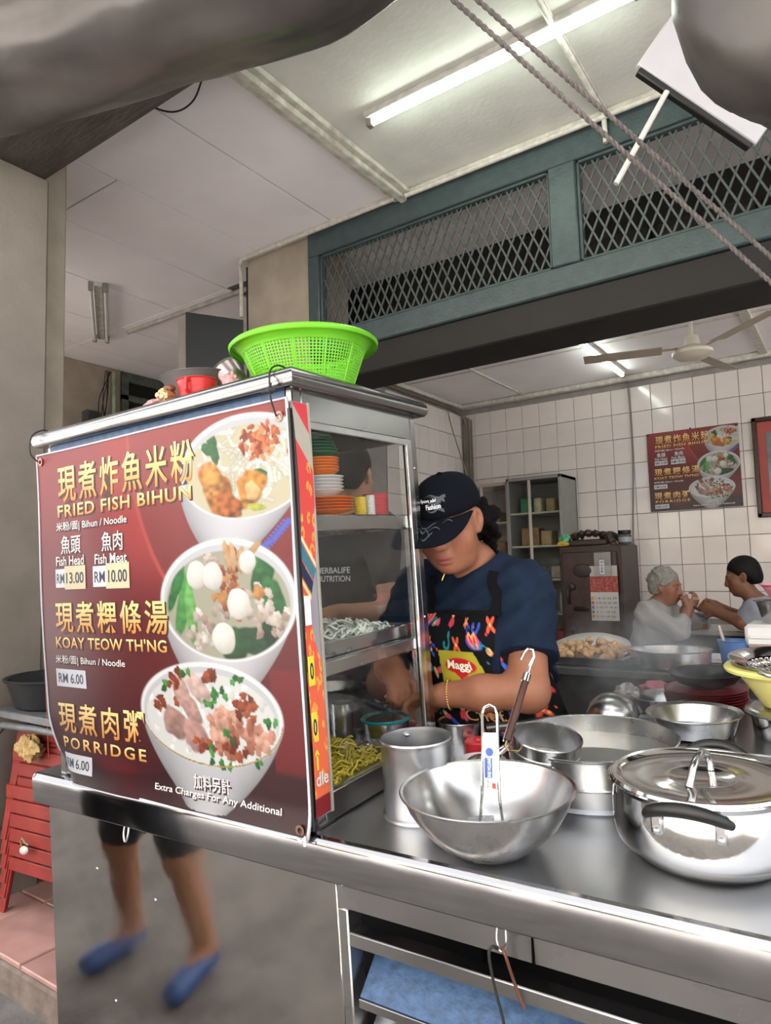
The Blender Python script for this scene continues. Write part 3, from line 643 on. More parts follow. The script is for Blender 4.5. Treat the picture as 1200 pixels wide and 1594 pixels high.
# thickness and back of the vinyl, white border
bb = MB(); nb = 20
bb.grid([[Vector(ban_fn(i/nb, j/nb, 0))+Vector((0, .0025, 0)) for j in range(nb+1)] for i in range(nb+1)]); bb.build('backing_sheet', mat('vinyl_back_white', '#c9cad0', .5), ban, 180)
def border(name, path, w):
    P = []
    for (u, v) in path: P.append(Vector(ban_fn(u, v, .001)))
    MB().tube(P, w, 6).build(name, mat('vinyl_edge_white', '#b9bac2', .5), ban, 180)
L_ = np.linspace(0, 1, 40)
border('hem', [(0, t) for t in L_ if t < .93], .003); border('hem', [(.999, t) for t in L_], .004); border('hem', [(t, 0) for t in L_], .003); border('hem', [(t, 1) for t in L_ if t > .08], .002)
menu_text(ban, ban_fn, '10.00')
for (u, v) in ((.02, .022), (.975, .04), (.975, .985)):
    p = ban_fn(u, v, .002); MB().lathe([(.006, -.001), (.011, -.001), (.012, .0015), (.006, .0015)], p, 20, Matrix.Rotation(PI/2, 4, 'X'), close=True).build('grommet', mat('grommet_brass', (.35, .2, .14), .4, 1), ban)
def tie(pts, label, m=m_wire, r=.0022):
    return tag(place(MB().tube(curve(pts), r, 8).build('cable_tie', m), cart=True), label, 'tie', 'ties holding the banner')
tie([(-1.965, 1.122, 1.824), (-1.966, 1.10, 1.85), (-1.963, 1.105, 1.90), (-1.962, 1.14, 1.922), (-1.96, 1.16, 1.915)], 'black cable tie at the far upper corner of the menu banner')
tie([(-1.01, 1.122, 1.806), (-1.01, 1.108, 1.84), (-1.008, 1.104, 1.87), (-1.008, 1.108, 1.905), (-1.006, 1.13, 1.921), (-1.005, 1.16, 1.92)], 'black cable tie and cord below the green basket')
kn = MB().ell((-1.009, 1.105, 1.862), (.009, .007, .009), 8, 6, noise=.4); kn.tube([(-1.009, 1.105, 1.862), (-1.03, 1.10, 1.858)], .0022, 6); kn.tube([(-1.009, 1.105, 1.862), (-.99, 1.10, 1.858)], .0022, 6)
kn.tube([(-1.009, 1.105, 1.862), (-1.0, 1.10, 1.875)], .0022, 6)
kn.build('tie_knot', m_wire, bpy.data.objects['cable_tie.001'])
tie([(-1.01, 1.12, .908), (-.998, 1.13, .906), (-.98, 1.145, .908), (-.972, 1.19, .912)], 'black cable tie at the lower corner of the menu banner')
cd = MB().tube([(-1.55, 1.118, .898), (-1.3, 1.112, .896), (-1.05, 1.108, .896), (-1.01, 1.108, .898), (-.995, 1.106, .893), (-.985, 1.105, .905), (-.982, 1.10, .888)], .0028, 8)
tag(place(cd.build('white_string', mat('cord_white', '#d5d5d5', .6)), cart=True), 'thin white cord under the lower edge of the menu banner', 'cord')

# older red banner whose ends show on both sides of the menu banner
def paint_flap(nu, nv, seed, digits=True):
    p = Paint(nu, nv); S = lambda c: np.asarray(srgb(c)); g = np.random.default_rng(seed); U, V = p.U, p.V
    t = V[..., None]; p.C[:] = S('#c93a44')*(1-t)+S('#dd6a44')*t
    for k in range(34):
        x, y = g.random(), .12+g.random()*.85; r = .06+.12*g.random()
        th = np.linspace(0, 4.5, 9)+g.random()*6
        P = np.array([(x+r*(.4+.6*q/9)*math.cos(a), y+r*.12*(.4+.6*q/9)*math.sin(a)) for q, a in enumerate(th)])
        for (x0, y0), (x1, y1) in zip(P, P[1:]):
            dx, dy = x1-x0, (y1-y0)*8; L = dx*dx+dy*dy+1e-9; X = U-x0; Y = (V-y0)*8; tt = np.clip((X*dx+Y*dy)/L, 0, 1)
            d = np.hypot(X-tt*dx, Y-tt*dy)/.045; p.mix((1-sm(.6, 1.1, d))*.8, S('#e0a048'))
    if digits:
        s_ = V*8-U*.6
        for a, b, c in ((.0, .75, '#9fb3a4'), (2.60, 2.74, '#e8d9a8'), (2.74, 3.10, '#3f7686'), (3.10, 3.45, '#26334c'), (3.45, 3.6, '#e8d08a')): p.mix(sm(a, a+.04, s_)*(1-sm(b-.04, b, s_))*(1 if a else .8), S(c))
        p.mix((V > .955)*1.0, S('#7c1d22'))
    return p.C
def flap(par, name, fn, nu, nv, seed, digits=True):
    C = paint_flap(nu, nv, seed, digits); us = np.linspace(0, 1, nu); vs_ = np.linspace(0, 1, nv)
    me = bpy.data.meshes.new(name); me.from_pydata([fn(u, v) for v in vs_ for u in us], [], [(j*nu+i, (j+1)*nu+i, (j+1)*nu+i+1, j*nu+i+1) for j in range(nv-1) for i in range(nu-1)])
    color_mesh(me, C.reshape(-1, 3)); return link(name, me, m_banner, par, 180)
red = thing('old_red_banner', 'older red and gold banner folded round the cabinet behind the menu banner', 'banner', (0, 0, 0), cart=True)
flap(red, 'folded_end', lambda u, v: (-.973+.004*math.sin(v*9)-.004*u, 1.133+.055*u+.004*math.sin(v*5), 1.835-.90*v), 40, 300, 3)
MB().box(-.979, -.974, 1.188, 1.196, .93, 1.84, .001).build('board_edge', mat('board_edge_grey', '#9b978c', .6, var=.2), red)
MB().box(-.985, -.979, 1.14, 1.192, .93, 1.838).build('board', mat('board_grey', '#8e8b93', .6), red)
MB().box(-.981, -.9745, 1.126, 1.134, .91, 1.82).build('folded_edge', m_black, red)
flap(red, 'folded_end', lambda u, v: (-2.006+.016*u, 1.14-.008*u, 1.79-.84*v), 10, 200, 9, False)
fx = lambda a, b: (-.9695, 1.133+a, b)
mpi = mat('print_ink', attr=True, rough=.45, var=0)
YEL = (np.array(srgb('#e6d12e')),)*2
for z, c in ((1.375, '#dfe0e2'), (1.245, '#d8c838'), (1.125, '#d8c838')):
    MB().box(-.9735, -.9700, 1.134, 1.153, z-.032, z+.032, .001).build('price_tag', mat('flap_tag_'+c.strip('#'), c, .5), red)
text_in('0', .004, .015, 1.228, 1.262, fx, 'lettering', mpi, red, .02, INK2)
text_in('0', .004, .015, 1.108, 1.142, fx, 'lettering', mpi, red, .02, INK2)
text_in('î', .004, .016, 1.035, 1.075, fx, 'lettering', mpi, red, .02, YEL)
text_in('dle', .003, .042, 1.0, 1.028, fx, 'lettering', mpi, red, .02, WHITE2)
# ================================================================ utensils on the cart
def L(name, prof, m, par=None, n=56, c=(0, 0, 0), M=None, smooth=35): return MB().lathe(prof, c, n, M).build(name, m, par, smooth)
def arc_pts(c, r, a0, a1, n, ax='xz', sq=1): 
    out = []
    for i in range(n+1):
        a = a0+(a1-a0)*i/n; p, q = r*math.cos(a), r*sq*math.sin(a)
        out.append((c[0]+(p if ax[0] == 'x' else 0), c[1]+(p if ax[0] == 'y' else 0), c[2]+q))
    return out
# tall tin canister
t = thing('steel_canister', 'tall dull steel canister with rolled rim beside the display cabinet', 'canister', (-.833, 1.327, .90), cart=True)
L('canister_body', [(0, .0), (.084, .0), (.0855, .003), (.0845, .008), (.080, .012), (.080, .158), (.0815, .163), (.083, .167), (.0815, .1705), (.0785, .170), (.0775, .160), (.0775, .012), (0, .010)], m_tin, t)
MB().tube([(-.0776, .01, .165), (-.0776, .01, .02)], .0012, 6).build('seam', m_tin, t)
for y in (-.012, .012): MB().ell((-.0772*math.cos(.3)+.02, .0772*math.sin(.9)+y-.0, .155), (.006, .005, .006), 10, 6).build('rivet', m_pol, t)
# mixing bowl
t = thing('mixing_bowl', 'wide open steel mixing bowl at the front edge of the cart', 'bowl', (-.612, 1.222, .90), cart=True)
pr = [(0, .001), (.055, .001), (.072, .006), (.105, .028), (.135, .058), (.155, .09), (.165, .115), (.170, .118), (.1715, .121), (.169, .1225), (.164, .120), (.152, .091), (.132, .060), (.103, .031), (.071, .010), (.05, .005), (0, .005)]
L('bowl_body', pr, m_satin, t, 72)
# shallow sieve standing in the bowl
t = thing('shallow_sieve', 'shallow wire sieve with flat labelled handle standing in the mixing bowl', 'sieve', (-.60, 1.205, .935), cart=True, rot=(-14, -2, 4))
MB().tube([(-.024, 0, .02), (-.018, -.002, .07), (-.016, 0, .16), (-.016, 0, .225), (-.011, 0, .238), (0, 0, .243), (.011, 0, .238), (.016, 0, .225), (.016, 0, .16), (.018, -.002, .07), (.024, 0, .02)], .003, 8).build('handle_loop', m_pol, t)
MB().box(-.015, .015, -.0012, .0012, .085, .19, .001).build('handle_plate', m_satin, t)
lb = MB().box(-.0125, .0125, -.0024, -.0012, .082, .165, .0005).build('paper_label', mat('label_white', '#e3e5ea', .5), t)
MB().box(-.0115, .0045, -.003, -.0024, .105, .142).build('label_band', mat('label_blue', '#3355a0', .5), lb)
MB().lathe([(0, 0), (.008, 0), (.008, .0006), (0, .0006)], (-.001, -.0024, .153), 20, Matrix.Rotation(PI/2, 4, 'X')).build('label_logo', mat('label_blue', '#3355a0'), lb)
MB().box(.004, .011, -.003, -.0024, .086, .096).build('label_stamp', mat('label_red', '#b04438', .5), lb)
text_in('SHALLOW SIEVE', .106, .141, -.001, .006, lambda a, b: (-b+.001, -.0034, .247-a), 'lettering', mat('letter_white', '#f0f0f2', .5), lb, .01)
text_in('SHALLOW', .088, .103, -.001, .004, lambda a, b: (-b-.003, -.0034, .190-a), 'lettering', mat('letter_ink', '#2a2f4a', .5), lb, .01)
ms = MB(); ms.lathe([(.0, -.004), (.03, -.001), (.055, .008), (.068, .022), (.0685, .022), (.056, .007), (.031, -.002), (.0, -.005)], (.0, .055, .0), 36); ms.build('sieve_basket', mat('wire_gauze', (.6, .6, .62), .4, 1, bump=.8, bscale=300), t)
# stock pot (two tiers)
t = thing('stock_pot', 'large open steel stock pot of hot water behind the mixing bowl', 'pot', (-.535, 1.64, .90), cart=True)
L('lower_tier', [(.176, 0), (.188, 0), (.190, .003), (.186, .007), (.183, .010), (.183, .045), (.198, .050), (.186, .05), (.176, .05)], m_tin, t, 80)
L('upper_tier', [(0, .048), (.186, .048), (.198, .05), (.199, .054), (.1965, .06), (.1965, .110), (.1995, .113), (.2005, .1165), (.198, .118), (.195, .116), (.1945, .06), (.1945, .052), (0, .052)], m_satin, t, 80)
L('water', [(0, .074), (.1945, .074)], mat('cloudy_water', '#6f706c', .05, var=.1, spec=.6), t, 64)
for a in (-1.95, -1.70):
    MB().box(.186, .2015, -.004, .004, .052, .098, .002, Matrix.Rotation(a, 4, 'Z')).build('seam_strip', m_satin, t)
# ring strainer resting in the pot
t = thing('noodle_strainer', 'steel ring noodle strainer resting in the stock pot', 'strainer', (-.60, 1.515, 1.012), cart=True, rot=(8, 8, 20))
L('strainer_body', [(.076, -.03), (.078, -.0305), (.078, -.02), (.0795, -.018), (.078, -.016), (.078, .0), (.0795, .002), (.078, .004), (.0785, .028), (.081, .031), (.080, .034), (.0765, .032), (.0755, .0), (.0755, -.028)], m_satin, t, 56)
L('strainer_mesh', [(0, -.05), (.04, -.046), (.07, -.034), (.0765, -.029)], mat('wire_gauze', (.6, .6, .62)), t, 40)
# wooden handle ladle with hook
t = thing('strainer_stick', 'strainer stick of dark wood with steel ferrule and hook end', 'handle', (0, 0, 0), cart=True)
a, b = Vector((-.664, 1.445, 1.045)), Vector((-.653, 1.552, 1.160)); d = (b-a).normalized()
MB().tube([a, a+(b-a)*.5, b], [.0085, .0095, .0085], 12).build('wooden_grip', mat('dark_wood', '#4a2a1e', .4, var=.3, scale=30, stretch=(1, 1, .2)), t)
MB().cyl(b-d*.004, b+d*.018, .0105, .0095, 14).build('ferrule', m_pol, t)
hp = [b+d*.012, b+d*.04, b+d*.062+Vector((.004, 0, .004)), b+d*.072+Vector((.001, 0, .012)), b+d*.070+Vector((-.010, 0, .017)), b+d*.060+Vector((-.021, 0, .014)), b+d*.05+Vector((-.026, 0, .006))]
MB().tube(hp, .0038, 8).build('hook', m_pol, t)
MB().tube([b+d*.01+Vector((-.006, -.006, 0)), a+Vector((-.006, -.008, 0))], .0022, 6).build('wire', m_pol, t)
MB().tube([a+d*.01, a-d*.012, a-d*.02+Vector((.01, .0, -.003)), a+Vector((.045, .03, -.03))], .0028, 8).build('shank', mat('brass_shank', (.45, .33, .15), .3, 1), t)
# lidded pot
t = thing('lidded_pot', 'polished steel pot with flat lid and black handles at the cart corner', 'pot', (-.247, 1.378, .90), cart=True)
L('pot_body', [(0, 0), (.118, 0), (.130, .006), (.152, .028), (.158, .036), (.1605, .05), (.1625, .07), (.161, .10), (.157, .128), (.1625, .1345), (.1665, .139), (.1645, .1415), (.158, .138), (.154, .128), (.157, .06), (0, .05)], m_pol, t, 88)
lid = L('lid', [(.158, .137), (.1615, .141), (.1585, .146), (.150, .1455), (.144, .140), (.139, .1385), (.07, .1375), (.062, .1395), (.055, .139), (.048, .1365), (0, .1355)], m_pol, t, 88)
MB().tube([(-.012, -.062, .138), (-.010, -.058, .146), (-.006, -.045, .166), (-.002, -.02, .178), (.002, .008, .181), (.006, .035, .172), (.008, .045, .155), (.008, .048, .139)], [.008, .0075, .007, .007, .007, .007, .0065, .007], 12).build('lid_handle', m_satin, lid)
MB().ell((-.012, -.062, .142), (.006, .006, .004), 10, 6).build('rivet', m_pol, lid)
for s in (-1, 1):
    pts = []; rr = []
    for i in range(15):
        q = -1+2*i/14; pts.append((q*.066, s*(.158+.034*(1-q*q)**.6), .118+.026*(1-q*q)**.7)); rr.append(.0075+.0045*(1-q*q)**.5)
    MB().tube(pts, rr, 14).build('pot_handle', m_black, t, 60)
    for q in (-.05, .05):
        mb = MB().box(q-.009, q+.009, s*.1585-.004, s*.1585+.004, .085, .122, .003); mb.ell((q, s*.165, .094), (.006, .004, .006), 12, 6); mb.build('handle_bracket', m_satin, t)
# white bowl with spoons
t = thing('melamine_bowl', 'small white bowl holding spoons behind the canister', 'bowl', (-.80, 1.575, .90), cart=True)
L('bowl_body', [(0, .004), (.03, .004), (.032, 0), (.036, 0), (.036, .006), (.058, .03), (.066, .048), (.064, .049), (.056, .033), (.03, .009), (0, .009)], mat('white_melamine', '#d8d4d2', .25), t)
for i, (x, y, a) in enumerate(((-.01, 0, .3), (.02, .01, -.2), (.03, -.02, .1))):
    s_ = thing('soup_spoon', ['steel spoon lying uppermost in the white bowl', 'steel spoon between two others in the white bowl', 'steel spoon at the edge of the white bowl'][i], 'spoon', (-.80+x, 1.575+y, .945+.008*i), cart=True, rot=(20, -15, 40+50*a*i))
    MB().ell((0, 0, 0), (.032, .024, .007), 16, 8).build('spoon_head', m_satin, s_); MB().tube([(.03, 0, 0), (.06, 0, .012), (.09, 0, .015)], [.006, .004, .005], 8, flat=.4).build('spoon_stem', m_satin, s_)
# stove handle tube, red lid, sauce pot
t = thing('tubular_stove_bar', 'grey tubular wok handle with brass tip before the cook', 'handle', (0, 0, 0), cart=True)
MB().cyl((-.87, 1.77, .972), (-.655, 1.835, 1.0), .013, .0125, 14).build('tube_grip', mat('dark_grey_metal', (.13, .13, .14), .35, .8), t); MB().ell((-.652, 1.836, 1.0), (.012, .012, .012), 12, 8).build('brass_tip', mat('brass', (.6, .45, .2), .25, 1), t)
MB().cyl((-.85, 1.775, .972), (-.85, 1.775, .90), .012).cyl((-.75, 1.806, .985), (-.75, 1.806, .90), .012).build('bracket', mat('dark_grey_metal'), t)
t = thing('sauce_pot', 'small steel sauce pot standing behind the display cabinet', 'pot', (-.945, 1.752, .90), cart=True)
L('pot_body', [(0, .0), (.055, .0), (.060, .01), (.062, .09), (.066, .094), (.064, .096), (.059, .092), (.057, .012), (0, .006)], m_satin, t)
L('sauce', [(0, .07), (.058, .07)], mat('dark_sauce', '#3a2018', .2), t, 32)
t = thing('red_cover', 'red plastic lid beside the sauce pot', 'lid', (-.865, 1.70, .90), cart=True)
L('lid_body', [(0, .06), (.034, .06), (.038, .056), (.038, .0), (0, 0)], mat('red_plastic', '#c42a2c', .35), t)
L('lid_knob', [(0, .066), (.012, .066), (.014, .06)], mat('red_plastic'), t, 20)

# ---------------------------------------------------------------- things on top of the cabinet
ZT = 1.9065
sb = MB().box(-1.62, -1.03, 1.155, 1.60, ZT, ZT+.006, .001); tag(place(sb.build('cardboard_sheet', mat('cardboard', '#a98d62', .8, var=.15)), cart=True), 'flat tan cardboard sheet on top of the display cabinet', 'cardboard')
def perforated(par, name, m, r0, r1, z0, z1, nt, nz, hole=.62, bulge=0, th=.0022):
    mb = MB(); V = []; F = []
    def P(a, t): 
        r = r0+(r1-r0)*t+bulge*math.sin(PI*t); return (r*math.cos(a), r*math.sin(a), z0+(z1-z0)*t)
    for i in range(nt):
        for j in range(nz):
            a0, a1 = 2*PI*i/nt, 2*PI*(i+1)/nt; t0, t1 = j/nz, (j+1)/nz; e = (1-hole)/2
            b0, b1 = a0+(a1-a0)*e, a1-(a1-a0)*e; s0, s1 = t0+(t1-t0)*e, t1-(t1-t0)*e; n = len(V)
            V += [P(a0, t0), P(a1, t0), P(a1, t1), P(a0, t1), P(b0, s0), P(b1, s0), P(b1, s1), P(b0, s1)]
            F += [(n, n+1, n+5, n+4), (n+1, n+2, n+6, n+5), (n+2, n+3, n+7, n+6), (n+3, n, n+4, n+7)]
    mb.add(V, F); o = mb.build(name, m, par, 60); md = o.modifiers.new('thick', 'SOLIDIFY'); md.thickness = th; md.offset = 0; return o
m_gp = mat('lime_green_plastic', '#6cc21c', .35, var=.08, spec=.5)
t = thing('plastic_basket', 'lime green perforated plastic basket on top of the display cabinet', 'basket', (-1.135, 1.385, ZT-.001), cart=True)
perforated(t, 'perforated_wall', m_gp, .118, .160, .012, .118, 110, 15, .6)
L('basket_rim', [(.158, .114), (.162, .116), (.168, .128), (.180, .137), (.190, .139), (.1945, .135), (.1935, .128), (.1955, .130), (.197, .137), (.191, .143), (.179, .141), (.165, .132), (.157, .120)], m_gp, t, 80)
L('basket_base', [(0, .004), (.112, .004), (.112, 0), (.119, 0), (.121, .012), (.117, .013), (.114, .008), (0, .008)], m_gp, t, 60)
for i in range(12):
    a = 2*PI*i/12; MB().tube([(.1185*math.cos(a), .1185*math.sin(a), .01), (.161*math.cos(a), .161*math.sin(a), .12)], .003, 6).build('rib', m_gp, t)
t = thing('red_cup', 'red plastic cup with a handle on the cardboard sheet', 'cup', (-1.36, 1.213, ZT+.006), cart=True)
m_rp = mat('red_plastic')
L('cup_body', [(0, 0), (.042, 0), (.045, .003), (.051, .052), (.054, .055), (.0525, .0565), (.049, .053), (.043, .005), (0, .004)], m_rp, t)
MB().tube([(.02, -.046, .05), (.026, -.058, .046), (.026, -.060, .022), (.019, -.043, .008)], .005, 10, flat=1.6).build('cup_handle', m_rp, t)
t = thing('grey_funnel_bowl', 'grey flared enamel bowl behind the red cup', 'bowl', (-1.475, 1.33, ZT+.006), cart=True)
L('bowl_body', [(0, 0), (.05, 0), (.055, .004), (.108, .100), (.115, .104), (.113, .106), (.106, .103), (.053, .008), (0, .004)], mat('grey_enamel', '#6b6a6c', .22, var=.2), t)
t = thing('tin_scoop', 'pinkish steel cup lying tilted against the green basket', 'cup', (-1.325, 1.36, ZT+.035), cart=True, rot=(10, -38, 0))
L('cup_body', [(0, 0), (.026, 0), (.029, .003), (.045, .105), (.049, .109), (.047, .111), (.042, .104), (.026, .005), (0, .004)], mat('pinkish_steel', (.42, .34, .34), .3, .9), t)
def crumple(name, label, cat, loc, r, m, seed, k=5, cart=True):
    random.seed(seed); mb = MB(); n, mm = 26, 16; ph = [random.random()*6.28 for _ in range(9)]; V = []
    for i in range(mm+1):
        for q in range(n):
            th, p = PI*i/mm, 2*PI*q/n; w = 1+.16*math.sin(3*p+ph[0]+2*th)+.12*math.sin(5*p-3*th+ph[1])+.10*math.sin(8*p+5*th+ph[2])+.07*math.sin(11*th+4*p+ph[3])
            V.append((r[0]*math.sin(th)*math.cos(p)*w, r[1]*math.sin(th)*math.sin(p)*w, max(0, r[2]*(1+math.cos(th)*w))))
    F = [(i*n+q, (i+1)*n+q, (i+1)*n+(q+1) % n, i*n+(q+1) % n) for i in range(mm) for q in range(n)]
    mb.add(V, F); return tag(place(mb.build(name, m, None, 50), loc, cart=cart), label, cat)
m_pinkbag = mat('pink_film', '#d9a0a0', .3, var=.3, scale=30, alpha=.9)
crumple('plastic_bag', 'crumpled pale pink plastic bag beside the green basket', 'bag', (-1.225, 1.20, ZT+.006), (.022, .02, .022), m_pinkbag, 3)
crumple('plastic_bag', 'crumpled pink plastic bag at the end of the cabinet top', 'bag', (-1.48, 1.175, ZT+.006), (.035, .02, .011), m_pinkbag, 4)
t = thing('gold_ornament', 'small gold and brown ornament on the cabinet top', 'ornament', (-1.425, 1.165, ZT+.008), cart=True)
MB().ell((0, 0, .02), (.024, .02, .021), 18, 12, noise=.25).build('ornament_body', mat('gold_foil', (.55, .36, .18), .3, .7, var=.4, scale=60), t)
MB().ell((.012, 0, .036), (.016, .015, .009), 14, 8, noise=.3).build('ornament_top', mat('brown_foil', (.22, .09, .05), .35, .4, var=.4), t)
for x, z in ((-.012, .02), (.004, .014)): MB().ell((x, -.019, z), (.008, .005, .008), 10, 6).build('ornament_bead', mat('gold_bead', (.65, .42, .25), .3, .6), t)

# ---------------------------------------------------------------- inside the cabinet
def ORD(i, n): return ['lowest ', 'second ', 'third ', 'fourth ', 'fifth ', 'sixth ', 'seventh ', 'eighth ', 'ninth ', 'tenth ', 'eleventh '][i] if i < n-1 else 'topmost '
def bowl_me(name, r, h, m):
    me = MB().lathe([(0, 0), (r*.5, 0), (r*.55, .004), (r*.95, h*.9), (r, h), (r*.98, h), (r*.9, h*.85), (r*.5, .008), (0, .006)], n=36).mesh(name); me.materials.append(m); me.shade_smooth(); return me
sets = [('orange_plate', 'plate', bowl_me('orange_plate', .085, .013, mat('orange_melamine', '#e0751f', .3)), 5, .0075, 'orange plate of the plates under the crockery stack', 'orange plates in the cabinet'),
        ('white_bowl', 'bowl', bowl_me('white_bowl', .062, .02, mat('white_melamine')), 5, .0085, 'white bowl between orange crockery in the cabinet', 'white bowls in the cabinet'),
        ('orange_bowl', 'bowl', bowl_me('orange_bowl', .053, .022, mat('orange_melamine')), 5, .0075, 'orange bowl above the white bowls in the cabinet', 'orange bowls in the cabinet'),
        ('green_bowl', 'bowl', bowl_me('green_bowl', .056, .022, mat('green_melamine', '#1f5a35', .3)), 12, .0085, 'dark green bowl above the orange bowls in the cabinet', 'green bowls in the cabinet')]
z = 1.5885
for nm, cat_, me, n, dz, lab, grp in sets:
    for i in range(n):
        o = bpy.data.objects.new(nm, me); COL.objects.link(o); place(o, (-1.068+.001*math.sin(i*2)-(.004*i if nm == 'green_bowl' else 0), 1.33, z), cart=True); tag(o, ORD(i, n)+lab, cat_, grp); z += dz
    z += .006
for i, (nm, lab, col, x, y, r, h) in enumerate((('yellow_cup_stack', 'stack of yellow plastic cups on the upper cabinet shelf', '#d5b52c', -1.05, 1.475, .017, .050), ('clear_cup_stack', 'stack of clear plastic cups between yellow and pink cups', '#c9c9c6', -1.04, 1.508, .013, .055), ('pink_cup_stack', 'stack of pink plastic cups on the upper cabinet shelf', '#b8404a', -1.06, 1.562, .036, .062))):
    t = thing(nm, lab, 'cups', (x, y, 1.5885), cart=True); pr = [(0, h)]
    for q in range(9): pr += [(r, h-h*q/9), (r*.93, h-h*(q+.8)/9)]
    pr += [(r*.95, 0), (0, 0)]
    L('cup_column', pr, mat('cups_'+nm, col, .35), t, 28, smooth=20)
def tray(name, label, loc, sx, sy, h, m, cart=True, rot=(0, 0, 0)):
    t = thing(name, label, 'tray', loc, cart=cart, rot=rot); mb = MB()
    mb.box(-sx, sx, -sy, sy, 0, .002); e = .012
    for (a, b, c, d) in ((-sx, sx, -sy, -sy+.002), (-sx, sx, sy-.002, sy), (-sx, -sx+.002, -sy, sy), (sx-.002, sx, -sy, sy)): mb.box(a, b, c, d, 0, h)
    for (a, b, c, d) in ((-sx-e, sx+e, -sy-e, -sy), (-sx-e, sx+e, sy, sy+e), (-sx-e, -sx, -sy, sy), (sx, sx+e, -sy, sy)): mb.box(a, b, c, d, h-.002, h+.001)
    mb.build('tray_body', m, t); return t
def noodle_pile(name, label, loc, sx, sy, h, n, r, m, seed, cart=True, k=10, curl=1.0):
    rg = np.random.default_rng(seed); mb = MB()
    for i in range(n):
        x, y = rg.uniform(-sx, sx), rg.uniform(-sy, sy); top = h*(1-.6*((x/sx)**2+(y/sy)**2)/2)*(.35+.65*rg.random()); a = rg.random()*6.28; L_ = rg.uniform(.03, .07); w = rg.normal()*curl
        pts = []
        for q in range(k):
            a += w*.35+rg.normal()*.12; x += math.cos(a)*L_/k*1.5; y += math.sin(a)*L_/k*1.5; x = min(max(x, -sx), sx); y = min(max(y, -sy), sy)
            pts.append((x, y, max(r, top+.006*math.sin(q*.9+i))))
        mb.tube(pts, r, 5)
    mb.ell((0, 0, 0), (sx*.9, sy*.9, h*.55), 20, 10)
    o = mb.build(name, m, None, 180); o['kind'] = 'stuff'; return tag(place(o, loc, cart=cart), label, 'food', kind='stuff')
tray('noodle_tray', 'steel tray of white noodles on the middle cabinet shelf', (-1.20, 1.43, 1.2515), .18, .19, .035, m_satin)
noodle_pile('rice_noodles', 'pile of soft white rice noodles in the middle tray', (-1.19, 1.40, 1.2545), .16, .165, .065, 260, .0035, mat('rice_noodle_white', '#cfd3c6', .35, var=.08), 4)
tray('noodle_tray', 'steel tray of yellow noodles on the cabinet floor', (-1.19, 1.36, .9365), .18, .165, .03, m_satin)
noodle_pile('yellow_noodles', 'pile of thin yellow egg noodles on the cabinet floor', (-1.16, 1.33, .9395), .15, .14, .075, 330, .0024, mat('egg_noodle_yellow', '#d8c23c', .4, var=.12), 5)
t = thing('teal_rim_pot', 'steel pot with teal rim and lid behind the yellow noodles', 'pot', (-1.10, 1.60, .9365), cart=True)
L('pot_body', [(0, 0), (.060, 0), (.064, .008), (.064, .085), (.0, .085)], m_satin, t); L('teal_rim', [(.062, .083), (.068, .083), (.070, .088), (.067, .092), (.061, .090)], mat('teal_plastic', '#1c7f86', .35), t)
L('lid', [(.062, .09), (.05, .103), (.02, .110), (0, .111)], glass_mat('lid_glass', (.85, .88, .88)), t); L('lid_knob', [(0, .13), (.012, .128), (.013, .118), (.006, .110)], m_black, t, 20)
t = thing('steel_tumbler', 'ribbed steel tumbler standing behind the teal rimmed pot', 'tumbler', (-1.25, 1.60, .9365), cart=True)
L('tumbler_body', [(0, 0), (.03, 0)]+[(.033+.0015*(q % 2), .01+.012*q) for q in range(9)]+[(.034, .12), (.031, .12), (.029, .01), (0, .008)], m_satin, t, 36)
crumple('pink_bag', 'knotted bright pink plastic bag behind the glass', 'bag', (-1.125, 1.745, .90), (.03, .028, .05), mat('bright_pink_film', '#d23a5e', .3, var=.25, scale=30), 8)

# ---------------------------------------------------------------- steel side table behind the cart and what stands on it
tb = thing('side_table', 'steel side table behind the cart carrying stacked pans', 'table', (0, 0, 0), cart=True)
MB().box(-.655, .6, 1.845, 2.42, .935, .95, .003).build('tabletop', m_steel_top, tb)
for x in (-.63, .55):
    for y in (1.87, 2.39): MB().box(x, x+.025, y, y+.025, .30, .935).build('leg', m_steel, tb)
t = thing('soup_ladle', 'round steel ladle bowl turned upside down in the steam', 'ladle', (-.60, 2.06, .951), cart=True, rot=(0, 12, 30))
L('ladle_bowl', [(.078, .0), (.079, .003), (.070, .035), (.045, .062), (.02, .072), (0, .074), (0, .071), (.02, .069), (.044, .059), (.067, .033), (.076, .003)], m_satin, t)
MB().tube([(.07, 0, .02), (.12, 0, .022), (.20, 0, .01)], [.006, .005, .006], 8).build('ladle_stem', m_satin, t)
t = thing('steel_bowl', 'shallow steel bowl behind the ladle in the steam', 'bowl', (-.485, 2.18, .951), cart=True)
L('bowl_body', [(0, 0), (.05, 0), (.06, .006), (.082, .045), (.087, .048), (.085, .050), (.079, .046), (.057, .010), (0, .005)], m_satin, t)
t = thing('steel_colander', 'wide steel strainer pan behind the lidded pot', 'strainer', (-.36, 1.975, .951), cart=True)
L('pan_body', [(0, 0), (.085, 0), (.095, .005), (.110, .05), (.122, .056), (.120, .058), (.107, .053), (.091, .009), (0, .004)], m_satin, t, 64)
for i in range(8):
    o = bpy.data.objects.new('red_plate', bpy.data.meshes.get('red_plate') or bowl_me('red_plate', .118, .0062, mat('red_melamine', '#7a2024', .35))); COL.objects.link(o)
    place(o, (-.375+.002*math.sin(i), 2.275, .951+.0078*i), cart=True); tag(o, ORD(i, 8)+'dark red plate of the stack behind the steam', 'plate', 'red plates on the side table')
t = thing('black_wok', 'small black wok resting on the red plates', 'wok', (-.37, 2.275, 1.0125), cart=True)
